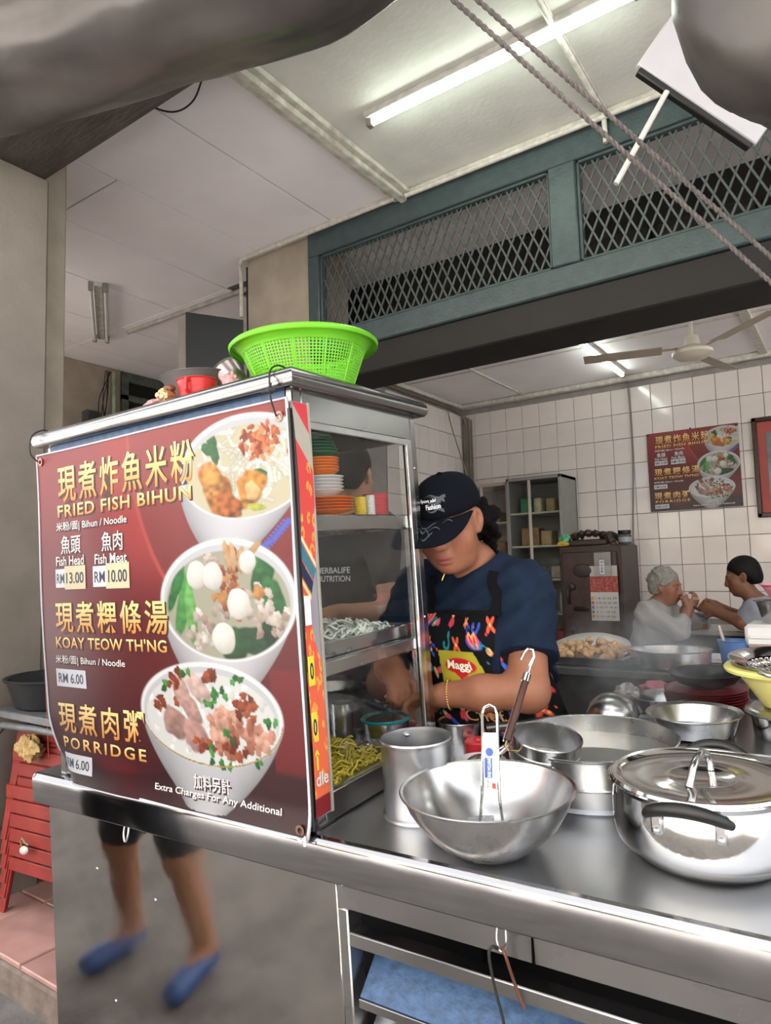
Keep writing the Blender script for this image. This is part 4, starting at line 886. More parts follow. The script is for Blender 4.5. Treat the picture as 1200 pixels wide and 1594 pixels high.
L('wok_body', [(0, 0), (.04, 0), (.08, .015), (.11, .045), (.113, .047), (.108, .047), (.078, .019), (.04, .004), (0, .004)], mat('black_iron', '#15161c', .3, var=.2), t)
crumple('plastic_bag', 'crumpled white plastic bag behind the cook', 'bag', (-.615, 2.30, .951), (.035, .03, .025), mat('white_film', '#c9c6c6', .35, alpha=.9), 11)
crumple('plastic_bag', 'crumpled pink plastic bag in the steam beside the white bag', 'bag', (-.53, 2.345, .951), (.05, .03, .026), mat('pink_film2', '#c07888', .35), 12)
t = thing('stacked_pot', 'steel pot with lid underneath the yellow basin', 'pot', (-.125, 2.02, .951), cart=True)
L('pot_body', [(0, 0), (.095, 0), (.10, .006), (.105, .062), (.104, .066), (0, .066)], m_pol, t, 64); L('lid', [(.118, .064), (.121, .068), (.116, .073), (.10, .078), (.092, .076), (.0, .077)], m_satin, t, 64)
m_yel = mat('yellow_plastic', '#ebe38a', .3, var=.05, sss=.05)
t = thing('yellow_basin', 'pale yellow plastic basin on top of the lidded steel pot', 'basin', (-.125, 2.02, 1.0292), cart=True)
L('basin_body', [(0, 0), (.068, 0), (.074, .003), (.12, .075), (.128, .083), (.145, .089), (.155, .092), (.158, .099), (.153, .105), (.140, .107), (.126, .100), (.115, .080), (.07, .007), (0, .004)], m_yel, t, 72)
t = thing('perforated_colander', 'shiny perforated steel colander set in the yellow basin', 'colander', (-.12, 2.015, 1.085), cart=True, rot=(3, 4, 0))
perforated(t, 'perforated_wall', m_pol, .05, .112, .0, .045, 40, 4, .35, .012)
L('colander_rim', [(.111, .044), (.118, .050), (.150, .058), (.154, .061), (.150, .063), (.118, .054), (.109, .048)], m_pol, t, 72)
MB().tube([(-.09+.02, -.148, .060), (-.05, -.165, .058), (0, -.170, .057), (.05, -.165, .058), (.08, -.140, .060)], .005, 10).build('colander_handle', m_pol, t)

# ---------------------------------------------------------------- prep bench behind (world frame)
bz = 1.12
bn = thing('prep_bench', 'dark prep bench behind the cook carrying trays and pots', 'bench', (0, 0, 0))
m_bench = mat('bench_dark_steel', (.10, .10, .10), .4, .6, var=.2)
MB().box(-1.2, .5, 2.5, 3.05, bz-.03, bz, .004).build('benchtop', mat('bench_top_grey', (.22, .22, .22), .35, .8, var=.2), bn); MB().box(-1.18, .48, 2.56, 3.0, .45, bz-.03).build('bench_body', m_bench, bn)
for x in (-1.15, .42):
    for y in (2.6, 2.95): MB().box(x, x+.03, y, y+.03, .2, .45).build('leg', m_bench, bn)
tray('fritter_tray', 'steel tray of pale fried bits on the prep bench', (-.905, 2.69, bz+.001), .165, .15, .03, m_satin, cart=False)
def lump_mesh(seed, r):
    random.seed(seed); return MB().ell((0, 0, 0), (r, r*.8, r*.75), 9, 6, noise=.55).mesh('fritter')
m_frit = mat('fritter_tan', '#c9a074', .6, var=.25, scale=60, bump=.3, bscale=150); lm = [lump_mesh(s, .017) for s in range(4)]
for q in lm: q.materials.append(m_frit); q.shade_smooth()
random.seed(21)
for i in range(110):
    x, y = random.uniform(-.14, .14), random.uniform(-.13, .13); z = .02+.055*(1-(abs(x)/.16)**2)*(1-(abs(y)/.16)**2)*random.random()**.6
    o = bpy.data.objects.new('fritter', lm[i % 4]); COL.objects.link(o); o.location = (-.905+x, 2.69+y, bz+z+.006); o.rotation_euler = (random.random()*6, random.random()*6, random.random()*6); tag(o, 'small pale fried piece heaped on the steel tray', 'fritter', 'fried pieces heaped on the tray')
t = thing('enamel_cover', 'large pale round lid leaning behind the fried pieces', 'lid', (-.98, 2.93, bz+.014), rot=(12, 0, 0))
L('lid_disc', [(0, .055), (.06, .05), (.12, .04), (.165, .02), (.168, .014), (.16, .016), (0, .03)], mat('pale_enamel', '#b9bab2', .35), t)
t = thing('wide_steel_pan', 'wide steel pan beside the tray of fried pieces', 'pan', (-.597, 2.665, bz))
L('pan_body', [(0, 0), (.128, 0), (.136, .006), (.140, .06), (.145, .063), (.143, .065), (.137, .061), (.132, .01), (0, .006)], m_satin, t, 64)
MB().tube([(-.14, -.03, .05), (-.155, -.03, .04), (-.155, -.03, .02), (-.139, -.03, .012)], .003, 8).build('pan_handle', m_satin, t)
m_spg = mat('yellow_sponge', '#d6a81c', .8, var=.15, scale=80, bump=.4, bscale=200)
for x, y, a, lab in ((-.478, 2.535, 8, 'yellow sponge nearer the steel pan on the bench edge'), (-.415, 2.54, -5, 'yellow sponge nearer the blue bucket on the bench edge')):
    o = MB().box(-.028, .028, -.02, .02, 0, .018, .007).build('sponge', m_spg, None, 60); tag(place(o, (x, y, bz+.001), a), lab, 'sponge', 'sponges on the bench')
t = thing('blue_bucket', 'small blue plastic tub holding a ladle on the bench', 'tub', (-.40, 2.80, bz))
L('tub_body', [(0, 0), (.045, 0), (.056, .085), (.059, .088), (.057, .09), (.053, .086), (.043, .004), (0, .004)], mat('blue_plastic', '#48689a', .35), t)
t = thing('plastic_ladle', 'pale plastic ladle standing in the blue tub', 'ladle', (-.415, 2.79, bz+.01), rot=(0, -14, 0))
MB().tube([(0, 0, 0), (0, 0, .09), (0, 0, .135)], [.008, .011, .010], 10, flat=.5).build('ladle_stem', mat('pale_plastic', '#b9aca8', .4), t); MB().ell((0, 0, .0), (.018, .018, .01), 12, 8).build('ladle_cup', mat('pale_plastic'), t)
t = thing('cooler_box', 'white lidded cooler box with orange body on the bench', 'box', (-.205, 2.86, bz))
MB().box(-.15, .2, -.1, .1, 0, .07, .008).build('box_body', mat('orange_plastic', '#e0641c', .35), t); MB().box(-.155, .205, -.105, .105, .07, .150, .012).box(-.14, .19, -.109, -.10, .10, .112, .002).build('box_lid', mat('box_white', '#d9d8d6', .35), t)
t = thing('tall_steel_pot', 'steel pot standing on the white cooler box', 'pot', (-.21, 2.86, bz+.151))
L('pot_body', [(0, 0), (.095, 0), (.10, .006), (.118, .075), (.128, .078), (.126, .082), (.114, .079), (.096, .008), (0, .005)], m_satin, t, 56)
m_pk = mat('pink_plastic', '#e08aa0', .35)
t = thing('pink_colander', 'pink plastic colander of greens set on the steel pot', 'colander', (-.19, 2.87, bz+.2275))
perforated(t, 'perforated_wall', m_pk, .085, .115, .004, .055, 60, 8, .5); L('colander_rim', [(.113, .052), (.120, .057), (.126, .060), (.124, .064), (.116, .061), (.111, .055)], m_pk, t); L('colander_base', [(0, .002), (.086, .002), (.086, .006), (0, .006)], m_pk, t)
random.seed(3)
lf = MB().ell((0, 0, 0), (.02, .012, .005), 8, 5, noise=.4).mesh('green_leaf'); lf.materials.append(mat('leaf_green', '#5f8a3a', .5, var=.3)); lf.shade_smooth()
for i in range(16):
    o = bpy.data.objects.new('vegetable_leaf', lf); COL.objects.link(o); o.location = (-.19+random.uniform(-.07, .07), 2.87+random.uniform(-.07, .07), bz+.262+random.random()*.02); o.rotation_euler = (random.random(), random.random(), random.random()*6); tag(o, 'cut green vegetable leaf in the pink colander', 'leaf', 'greens in the pink colander')
tray('scrap_tray', 'small white tray of brown scraps behind the steel pan', (-.48, 2.86, bz+.001), .05, .06, .02, mat('white_melamine'), cart=False)

# ================================================================ things by the pillar
m_stool = mat('red_stool_plastic', '#92302a', .5, var=.3, scale=8, bump=.1)
def stool_mesh():
    mb = MB(); s = .145; b = .185; h = .44
    mb.box(-s, s, -s, s, h-.02, h, .012); mb.box(-s*1.02, s*1.02, -s*1.02, s*1.02, h-.055, h-.018, .006)
    return mb
def stool(loc, label, first=None):
    t = thing('plastic_stool', label, 'stool', loc, 6, 'stacked red stools'); s, b, h = .145, .185, .44
    stool_mesh().build('seat', m_stool, t)
    for sx in (-1, 1):
        for sy in (-1, 1):
            v = []
            for (w, z, q) in ((s, h-.02, .05), (b, 0, .03)):
                v += [(sx*w, sy*w, z), (sx*(w-q), sy*w, z), (sx*(w-q), sy*(w-.008), z), (sx*(w-.008), sy*(w-.008), z), (sx*(w-.008), sy*(w-q), z), (sx*w, sy*(w-q), z)]
            MB().add(v, [(i, (i+1) % 6, 6+(i+1) % 6, 6+i) for i in range(6)]+[tuple(range(5, -1, -1)), tuple(range(6, 12))]).build('leg', m_stool, t)
    for z, e in ((.16, .172), (.30, .157)):
        for k in range(4): MB().box(-e, e, -e-.003, -e+.005, z, z+.05, .003, Matrix.Rotation(k*PI/2, 4, 'Z')).build('stretcher', m_stool, t)
    return t
st = stool((-2.715, 1.615, .203), 'lowest red plastic stool of the stack by the pillar')
for i, lab in enumerate(('second red plastic stool of the stack by the pillar', 'third red plastic stool of the stack by the pillar', 'fourth red plastic stool of the stack by the pillar', 'fifth red plastic stool of the stack by the pillar', 'topmost red plastic stool of the stack by the pillar')):
    copy_tree(st, (-2.715, 1.615, .203+.055*(i+1)), 6, label=lab)
m_gf = mat('grey_tube_frame', '#6d6f70', .45, .3, var=.25, scale=20)
t = thing('folding_frame', 'grey tubular metal frame standing over the red stools', 'frame', (0, 0, 0))
for y in (1.40, 1.80):
    pts = [(-2.93, y, .203), (-2.93, y, .80), (-2.91, y, .88), (-2.85, y, .925), (-2.6, y, .935), (-2.40, y, .935), (-2.35, y, .90), (-2.34, y, .80), (-2.34, y, .203)]
    MB().tube(pts, .014, 12).build('tube_leg', m_gf, t)
MB().box(-2.93, -2.34, 1.39, 1.81, .955, .984, .004).build('frame_top', m_gf, t)
MB().cyl((-2.93, 1.40, .5), (-2.93, 1.80, .5), .009).cyl((-2.34, 1.40, .5), (-2.34, 1.80, .5), .009).build('crossbar', m_gf, t)
t = thing('black_tub', 'black plastic tub standing on the grey tubular frame', 'tub', (-2.76, 1.60, .985))
L('tub_body', [(0, 0), (.17, 0), (.18, .006), (.215, .105), (.225, .108), (.228, .116), (.222, .12), (.21, .114), (.175, .012), (0, .008)], mat('black_tub_plastic', '#1a1c20', .4, var=.15), t, 60)
crumple('towel', 'crumpled tan towel hanging over the topmost red stool', 'towel', (-2.675, 1.475, .919-.02), (.07, .05, .014), mat('tan_terry', '#b89a66', .9, var=.3, scale=60, bump=.5, bscale=160), 31, cart=False)
o = bpy.data.objects['towel']; o.location = (-2.70, 1.43, .80); o.scale = (1, .7, 3.2)
t = thing('slipper_tag', 'white plastic tag with wire hanging on the red stools', 'tag', (-2.70, 1.425, .47))
MB().ell((0, -.012, 0), (.03, .010, .016), 14, 8, M=Matrix.Rotation(-.25, 3, 'Y')).build('tag_body', mat('tag_white', '#c9c4bd', .5), t); MB().tube([(-.02, -.012, .012), (-.025, -.014, .03), (-.01, -.016, .045), (.01, -.014, .03), (.03, -.012, .025)], .003, 8).build('tag_wire', mat('wire_olive', '#8d8a5a', .5), t)

# ================================================================ overhead: rolled awning sheets, ropes, white box, black board
m_tarp = mat('awning_grey', '#5f5b59', .32, .35, var=.4, scale=4, bump=.9, bscale=5)
def roll(name, label, pts, radii, seed, n=40, folds=.05, m_=None):
    rg = np.random.default_rng(seed); mb = MB(); P = [Vector(p) for p in pts]; m = len(P); V = []
    ph = rg.random((8,))*6.28
    for i in range(m):
        t = (P[min(i+1, m-1)]-P[max(i-1, 0)]).normalized(); a = t.cross(Vector((0, 0, 1))).normalized(); b = t.cross(a)
        for k in range(n):
            q = 2*PI*k/n; s = i/(m-1); w = 1+folds*(math.sin(3*q+9*s+ph[0])+.7*math.sin(5*q-14*s+ph[1]+2*math.sin(7*s))+.5*math.sin(9*q+16*s+ph[2])+.4*math.sin(2*q+31*s+ph[3])+.35*abs(math.sin(6*q-25*s+ph[4]))+.25*math.sin(14*q+20*s+3*math.sin(40*s))); V.append(P[i]+(a*math.cos(q)+b*math.sin(q))*radii[i]*w)
    F = [(i*n+k, i*n+(k+1) % n, (i+1)*n+(k+1) % n, (i+1)*n+k) for i in range(m-1) for k in range(n)]+[tuple(range(n-1, -1, -1)), tuple((m-1)*n+k for k in range(n))]
    mb.add(V, F); return tag(mb.build(name, m_ or m_tarp, None, 70), label, 'awning')
def lerp(a, b, n): return [tuple(Vector(a).lerp(Vector(b), i/(n-1))) for i in range(n)]
AW = []
roll('rolled_awning', 'rolled grey awning sheet hanging above the cart front', lerp((-3.2, .0, 2.58), (-.36, .895, 2.565), 90), [.165]*78+[.163, .16, .155, .148, .14, .13, .12, .107, .092, .075, .055, .03], 2, 64, .045)
roll('rolled_awning', 'bunched dark grey awning sheet hanging over the far pots', lerp((-.17, 1.05, 2.345), (1.2, 1.55, 2.37), 60), [.03, .09, .13, .155, .175, .19, .20, .207, .213, .218]+[.22]*50, 6, 72, .05, mat('awning_dark_grey', '#5a5653', .38, .3, var=.45, scale=4, bump=1.0, bscale=5))
fl_ = roll('awning_flap', '', lerp((-.035, 1.095, 2.335), (1.2, 1.55, 2.37), 50), [.205, .222, .232, .238]+[.24]*46, 15, 72, .045, mat('awning_dark_grey'))
fl_.parent = bpy.data.objects['rolled_awning.001']
for k_ in ('label', 'category'): del fl_[k_]
m_rope = mat('rope_grey', '#726c69', .8, var=.35, scale=120)
def rope(name, label, p0, p1, r=.0032, tw=230):
    P0, P1 = Vector(p0), Vector(p1); d = (P1-P0).normalized(); a = d.cross(Vector((0, 0, 1))).normalized(); b = d.cross(a); t = thing(name, label, 'rope', p0, group='ropes under the awning')
    n = 420
    for s in (0, 1):
        MB().tube([(P1-P0)*(i/n)+(a*math.cos(tw*i/n+PI*s)+b*math.sin(tw*i/n+PI*s))*r*.6 for i in range(n+1)], r, 6).build('strand', m_rope, t, 180)
rope('twisted_rope', 'lower of two twisted grey ropes slanting across the grille', (-.52, .97, 2.49), (-.02, 1.62, 1.95))
rope('twisted_rope', 'upper of two twisted grey ropes slanting across the grille', (-.492, .985, 2.495), (.012, 1.65, 1.972))
# white hanging box
e1 = Vector((.049, .021, .121)); e2 = Vector((.175, .138, -.16)).normalized(); u1 = e1.normalized(); nn = u1.cross(e2).normalized(); u1 = e2.cross(nn).normalized()*-1
if nn.dot(Vector((-.438, 1.988, 1.45))) < 0: nn = -nn
if u1.z < 0: u1 = -u1
Mb = Matrix((e2, nn, u1)).transposed().to_4x4(); p0 = Vector((-.438, 1.988, 2.953))
t = thing('hanging_lamp_box', 'white flat box with dark edge hanging beside the bunched awning', 'box', p0)
MB().box(0, .42, -.012, .012, 0, .19, .004, Mb).build('box_face', mat('box_white_panel', '#b9b8bd', .4), t); MB().box(.012, .41, -.012, .012, -.02, -.001, .003, Mb).build('box_edge', m_black, t); MB().box(.02, .40, .0125, .03, .004, .18, .003, Mb).build('box_back', m_black, t)
o = MB().cyl((-.368, 2.035, 2.87), (-.511, 1.974, 2.611), .0085).build('white_rod', mat('rod_white', '#c3c0ba', .4)); tag(o, 'thin white rod hanging below the white box', 'rod')
# black board beside the pier
t = thing('black_board', 'black flat board mounted beside the beige pier', 'board', (0, 0, 0))
q = [(-3.4, 2.75), (-3.225, 3.07), (-3.345, 3.16), (-3.54, 2.80)]
MB().extrude(q, 2, 2.71, 3.15).build('board_side', mat('board_side_grey', '#a39c94', .6), t, 20)
dA = Vector((-3.4, 2.75, 0)); dB = Vector((-3.225, 3.07, 0)); e = (dB-dA).normalized(); nr = Vector((e.y, -e.x, 0)); Mq = Matrix((e, nr, Vector((0, 0, 1)))).transposed().to_4x4(); Mq.translation = dA
MB().box(-.004, (dB-dA).length, .001, .014, 2.70, 3.16, .002, Mq).build('board_face', mat('board_black', '#232526', .45, var=.08), t)
# electrical box and cables at the far end
t = thing('meter_box', 'dark electrical box with trailing cables on the far wall', 'box', (-6.05, 3.72, 2.95))
MB().box(0, .10, -.08, .08, -.16, .16, .02).build('box_body', mat('dark_grey_box', '#3b3b3c', .5), t)
for i in range(5):
    MB().tube(curve([(.03, .16+.015*i, .6), (.05, .12+.05*math.sin(i), .3), (.06, .13-.02*i, .0), (.05, .06-.05*i, -.28), (.03, -.2-.05*i, -.42-.03*i)]), .0045, 6).build('cable', m_wire, t)
pipe('wall_pipe', [(-6.03, 3.98, 3.55), (-6.03, 3.98, 2.3)], .022, 'pale green pipe running down the far wall', mat('pale_green_paint', '#9aa58c', .6, var=.3))
# ceiling fan
t = thing('ceiling_fan', 'cream ceiling fan with long blades in the shop', 'fan', (-.782, 4.6, 3.1)); m_fan = mat('fan_cream', '#d3cbbb', .35)
L('canopy', [(0, 0), (.055, 0), (.052, -.02), (.02, -.04), (0, -.04)], m_fan, t, 32); MB().cyl((0, 0, -.02), (0, 0, -.20), .012).build('rod', m_fan, t)
L('motor', [(0, -.17), (.04, -.172), (.045, -.20), (.048, -.235), (.10, -.255), (.122, -.275), (.12, -.295), (.09, -.315), (0, -.325)], m_fan, t, 40)
for k in range(3):
    a = rad(195+120*k); R = Matrix.Rotation(a, 4, 'Z') @ Matrix.Rotation(rad(10), 4, 'X')
    MB().box(.09, .2, -.015, .015, -.262, -.255, .002, R).box(.18, .66, -.055, .055, -.264, -.259, .002, R).build('blade', mat('fan_blade', '#a89b8c', .45), t)

# ================================================================ inside the shop
yb = 5.92
# wall poster: the same menu
t = thing('wall_poster', 'printed menu poster on the tiled back wall', 'poster', (0, 0, 0))
def pos_fn(u, v, lift):
    return (-1.405+.69*u, yb-.006-lift*.9, 2.575-.655*v)
print_sheet(t, pos_fn, 200, 190, m=mat('poster_print', attr=True, rough=.35, var=0)); menu_text(t, pos_fn, '18.00', False)
MB().box(-1.405, -.715, yb-.0055, yb-.001, 1.92, 2.575).build('poster_board', mat('board_grey'), t)
for u, v in ((.02, .02), (.5, -.005), (.98, .03), (.98, .97)): MB().ell(pos_fn(u, v, .004), (.007, .004, .007), 8, 6).build('pin', m_black, t)
# framed picture
t = thing('picture_frame', 'dark wooden picture frame with red mount at the picture edge', 'picture', (0, 0, 0)); m_fw = mat('frame_wood', '#3a2018', .35, var=.3, scale=30)
for (a, b, c, d) in ((-.62, .2, 2.555, 2.59), (-.62, .2, 1.82, 1.855), (-.62, -.585, 1.82, 2.59), (.165, .2, 1.82, 2.59)): MB().box(a, b, yb-.03, yb-.002, c, d, .006).build('frame_bar', m_fw, t)
MB().box(-.59, .17, yb-.012, yb-.004, 1.85, 2.56).build('mount', mat('mount_red', '#9c4640', .6), t); MB().box(-.53, .11, yb-.015, yb-.012, 1.92, 2.47, .001).build('print', mat('print_grey', '#7d8284', .6, var=.4, scale=6), t)
# glass cabinets
def glass_cab(loc, w, h, d, m, label, nsh, mull):
    t = thing('glass_cabinet', label, 'cabinet', loc)
    MB().box(0, w, 0, d, h-.03, h, .003).box(0, .025, 0, d, 0, h, .002).box(w-.025, w, 0, d, 0, h, .002).box(0, w, d-.015, d, 0, h).box(0, w, 0, d, 0, .03).build('cabinet_body', m, t)
    for i in range(nsh): z = .03+(h-.06)*(i+1)/(nsh+1); MB().box(.025, w-.025, .02, d-.02, z-.008, z+.008).build('shelf', mat('shelf_pale', '#bfb9a8', .5), t)
    g = glass_mat('cab_glass', (.88, .9, .9)); MB().box(.025, w*mull, .008, .012, .45*h*0+.03, h-.03).build('glass_door', g, t, 0); MB().box(w*mull, w-.025, .014, .018, .03, h-.03).build('glass_door', g, t, 0)
    MB().box(w*mull-.012, w*mull+.012, .004, .018, .03, h-.03, .002).build('door_frame', mat('door_frame_pale', '#b5a8a0', .45, .3), t)
    return t
m_cabg = mat('cabinet_grey', '#7e7e7a', .45, var=.08); m_cabp = mat('cabinet_pinkish', '#a8968e', .45, var=.12)
FZ = .2
glass_cab((-2.522, 5.52, FZ), .50, 2.07, .38, m_cabg, 'grey steel cabinet with glass doors full of supplies', 6, .42)
glass_cab((-3.05, 5.55, FZ), .53, 2.05, .34, m_cabp, 'brownish framed glass cabinet behind the cook', 5, .5)
items = [(-2.40, 2.02, .10, .14, '#3f8a55', 'green packet'), (-2.29, 2.02, .07, .13, '#c9c0a0', 'cream packet'), (-2.17, 2.02, .08, .12, '#b5a070', 'tan packet'), (-2.06, 2.02, .06, .10, '#cfcfca', 'white tin'),
         (-2.37, 1.73, .16, .16, '#a9825c', 'brown carton'), (-2.22, 1.73, .10, .13, '#b79a72', 'tan carton'), (-2.08, 1.73, .08, .12, '#8d8f92', 'grey tin'),
         (-2.36, 1.445, .18, .10, '#c9bfae', 'cream box'), (-2.12, 1.445, .14, .11, '#b9a997', 'beige box'),
         (-2.33, 1.157, .17, .17, '#75797c', 'grey kettle box'), (-2.09, 1.157, .07, .17, '#d0cec8', 'white paper roll'),
         (-2.34, .868, .16, .11, '#7c3436', 'dark red box'), (-2.10, .868, .12, .14, '#c24458', 'pink packet'), (-2.2, .578, .3, .07, '#b8b4ac', 'pale paper stack')]
for x, z, w, h, c, nm in items:
    o = MB().box(-w/2, w/2, -.08, .08, 0, h, .008).box(-w/2*.8, w/2*.8, -.082, -.079, h*.3, h*.7).build(nm.replace(' ', '_'), mat('item_'+nm.replace(' ', '_'), c, .6, var=.25, scale=20))
    ns = round((z-FZ-.03)/(2.01/7)); z = FZ+.03+2.01*ns/7+.009 if ns > 0 else z
    tag(place(o, (x, 5.72, z)), f'{nm} on a shelf of the grey steel cabinet', nm.split()[-1], 'supplies in the grey cabinet')
for i, (x, sh, w, h, c, nm) in enumerate(((-2.75, 5, .2, .10, '#9a7d58', 'brown carton'), (-2.68, 4, .14, .16, '#8a6a42', 'brown bundle'), (-2.88, 4, .12, .12, '#8f8d88', 'grey carton'), (-2.7, 3, .3, .12, '#c5c0b8', 'paper pile'), (-2.85, 2, .2, .15, '#777068', 'grey bundle'))):
    o = MB().box(-w/2, w/2, -.07, .07, 0, h, .008).box(-w/2*.8, w/2*.8, -.072, -.069, h*.3, h*.7).build(nm.replace(' ', '_'), mat('item2_'+nm.replace(' ', '_')+str(i), c, .6, var=.25, scale=20)); z = FZ+.03+1.99*sh/6+.009
    tag(place(o, (x, 5.72, z)), f'{nm} in the brownish glass cabinet, shelf {["one", "two", "three", "four", "five"][sh-1]}', nm.split()[-1], 'supplies in the brownish cabinet')
# dark old safe
t = thing('old_safe', 'tall dark brown iron safe with handle below the calendar cable', 'safe', (-1.80, 5.60, FZ)); m_safe = mat('safe_brown', '#3a2a25', .4, .3, var=.3, scale=6)
MB().box(-.215, .28, -.22, .28, 0, 1.45, .01).build('safe_body', m_safe, t); MB().box(-.19, .25, -.24, -.22, .08, 1.40, .008).build('safe_door', mat('safe_door_brown', '#43312b', .35, .3, var=.3), t)
MB().lathe([(0, 0), (.055, .0), (.05, .015), (0, .02)], (-.02, -.24, 1.25), 24, Matrix.Rotation(PI/2, 4, 'X') @ Matrix.Scale(1.5, 4, (1, 0, 0))).build('emblem', mat('safe_dark', '#221714', .4), t)
MB().tube([(-.14, -.24, 1.12), (-.14, -.27, 1.09), (-.14, -.27, 1.02), (-.14, -.24, .99)], .012, 10).build('handle', mat('safe_dark'), t); MB().cyl((-.1, -.24, .95), (.02, -.27, .94), .018).build('latch', mat('safe_dark'), t)
for z in (1.12, .78): MB().lathe([(0, 0), (.03, 0), (.025, .02), (0, .025)], (-.11, -.24, z), 20, Matrix.Rotation(PI/2, 4, 'X')).build('dial', mat('safe_dark'), t)
sx = MB()
for i in range(11): a = PI*i/10; sx.ell((.19*math.cos(a)+.01, -.14, 1.45+.10*math.sin(a)), (.035, .03, .03), 10, 6, noise=.3)
sx.box(-.2, .16, -.16, -.12, 1.45, 1.5, .01); sx.build('crest', m_safe, t)
crumple('plastic_bag', 'green plastic bag on the shoulder of the old safe', 'bag', (-1.98, 5.47, 1.652), (.055, .05, .045), mat('green_film', '#4f9a70', .35), 41, cart=False)
crumple('yellow_cloth', 'yellow cloth hanging beneath the green bag', 'cloth', (-1.99, 5.41, 1.652), (.045, .025, .018), mat('yellow_cloth', '#c2a030', .8), 42, cart=False)
t = thing('glass_dome', 'clear glass lid on top of the old safe', 'lid', (-1.93, 5.72, 1.652)); L('lid_dome', [(.09, 0), (.085, .03), (.05, .055), (0, .062)], glass_mat('lid_glass'), t); L('lid_rim', [(.088, -.001), (.094, -.001), (.094, .006), (.088, .006)], m_satin, t); L('knob', [(0, .085), (.015, .083), (.01, .062)], m_black, t, 16)
t = thing('black_cap_box', 'black dome with yellow stand on top of the safe', 'helmet', (-1.70, 5.72, 1.652)); MB().lathe([(.085, .03), (.085, .05), (.07, .09), (.03, .115), (0, .12)], n=30).build('dome', m_black, t); MB().box(-.09, .11, -.07, .07, 0, .03, .006).build('stand', mat('yellow_plastic2', '#b8961e', .5), t)
t = thing('dark_jar', 'dark jar with black lid on the end of the safe', 'jar', (-1.56, 5.66, 1.652)); L('jar_body', [(0, 0), (.05, 0), (.052, .004), (.052, .075), (.045, .085), (0, .085)], mat('jar_dark', '#4a4a4c', .15), t); L('jar_lid', [(.05, .085), (.052, .09), (.052, .115), (0, .118)], m_black, t); L('paper_band', [(.0525, .02), (.0525, .06)], mat('jar_band', '#8f9296', .5), t)
# calendar
t = thing('wall_calendar', 'paper wall calendar with red picture hung on the old safe', 'calendar', (-1.66, 5.345, 1.06))
def cal(x0, x1, z0, z1, y, m, nm): return MB().box(x0, x1, y, y+.002, z0, z1).build(nm, m, t)
cal(-.10, .115, .0, .22, 0, mat('calendar_paper', '#c9c6c2', .7), 'date_sheet'); cal(-.10, .115, .22, .345, 0, mat('calendar_red', '#8a2b2a', .6, col2='#b5685a', scale=50), 'picture_panel'); cal(-.10, .115, .345, .425, 0, mat('calendar_grey', '#b4b2ac', .7), 'header_panel')
text_in('1 8 15 22 29', -.06, .10, .165, .180, lambda a, b: (a, -.002, b), 'lettering', mat('letter_ink', '#2a2f4a'), t, .01); text_in('2 9 16 23 30', -.06, .10, .130, .145, lambda a, b: (a, -.002, b), 'lettering', mat('letter_ink'), t, .01); text_in('3 10 17 24 31', -.06, .10, .095, .110, lambda a, b: (a, -.002, b), 'lettering', mat('letter_ink'), t, .01); text_in('4 11 18 25', -.06, .085, .06, .075, lambda a, b: (a, -.002, b), 'lettering', mat('letter_ink'), t, .01); text_in('5 12 19 26', -.06, .085, .025, .04, lambda a, b: (a, -.002, b), 'lettering', mat('letter_ink'), t, .01)
for i, c in enumerate(('#c77a3a', '#4f8a4a', '#8a5aa0', '#c25a5a', '#c9a23a')): cal(-.095, -.075, .02+.035*i, .045+.035*i, -.002, mat('cal_mark%d' % i, c, .6), 'day_mark')
t = thing('clear_bag', 'clear plastic bag with paper strip hanging above the calendar', 'bag', (-1.655, 5.33, 1.42))
MB().box(-.06, .07, -.006, .003, -.02, .17, .003).build('bag_film', mat('clear_film', '#b5b2ae', .25, alpha=.35), t); MB().box(-.015, .018, -.010, -.007, 0, .11).build('paper_strip', mat('label_white'), t); text_in('新年快樂', .005, .10, -.010, .014, lambda a, b: (b, -.0115, .108-a), 'lettering', mat('letter_ink'), t, .01)
# customers' table
t = thing('marble_table', 'stone topped table between the two customers', 'table', (-.78, 5.28, FZ)); MB().box(-.42, .45, -.25, .25, .80, .835, .008).build('table_top', mat('table_stone', '#9a9794', .4, var=.2, scale=5), t); MB().box(-.36, .39, .02, .2, .05, .80, .01).build('table_base', mat('table_base_dark', '#3b3c3c', .6, var=.25), t); MB().box(-.3, .33, .05, .18, 0, .05).build('table_plinth', m_dark, t)
t = thing('tissue_box', 'blue patterned tissue packet standing on the stone table', 'packet', (-.94, 5.20, FZ+.836)); MB().box(-.05, .05, -.04, .04, 0, .11, .005).build('packet_body', mat('packet_blue', '#5f6f8e', .5, col2='#b9bcc2', scale=60), t); MB().box(-.045, .045, -.042, -.04, .005, .03).build('packet_band', mat('packet_orange', '#b06040', .5), t)
t = thing('soup_bowl', 'orange bowl on the stone table before the white haired woman', 'bowl', (-1.06, 5.10, FZ+.836)); me = bowl_me('soup_bowl_body', .06, .05, mat('orange_melamine')); link('bowl_body', me, None, t, 60); MB().lathe([(0, .04), (.052, .04)], n=24).build('soup', mat('soup_brown', '#8a6238', .3), t)
for x, lab in ((-1.32, 'round stool under the white haired woman'), (-.40, 'round stool under the seated man')):
    t = thing('round_stool', lab, 'stool', (x, 5.05, FZ)); L('seat', [(0, .45), (.15, .45), (.16, .44), (.155, .42), (0, .42)], mat('stool_grey', '#5d5c5c', .5), t, 32)
    for k in range(4): a = PI/4+k*PI/2; MB().cyl((.1*math.cos(a), .1*math.sin(a), .42), (.16*math.cos(a), .16*math.sin(a), 0), .012).build('leg', m_gf, t)
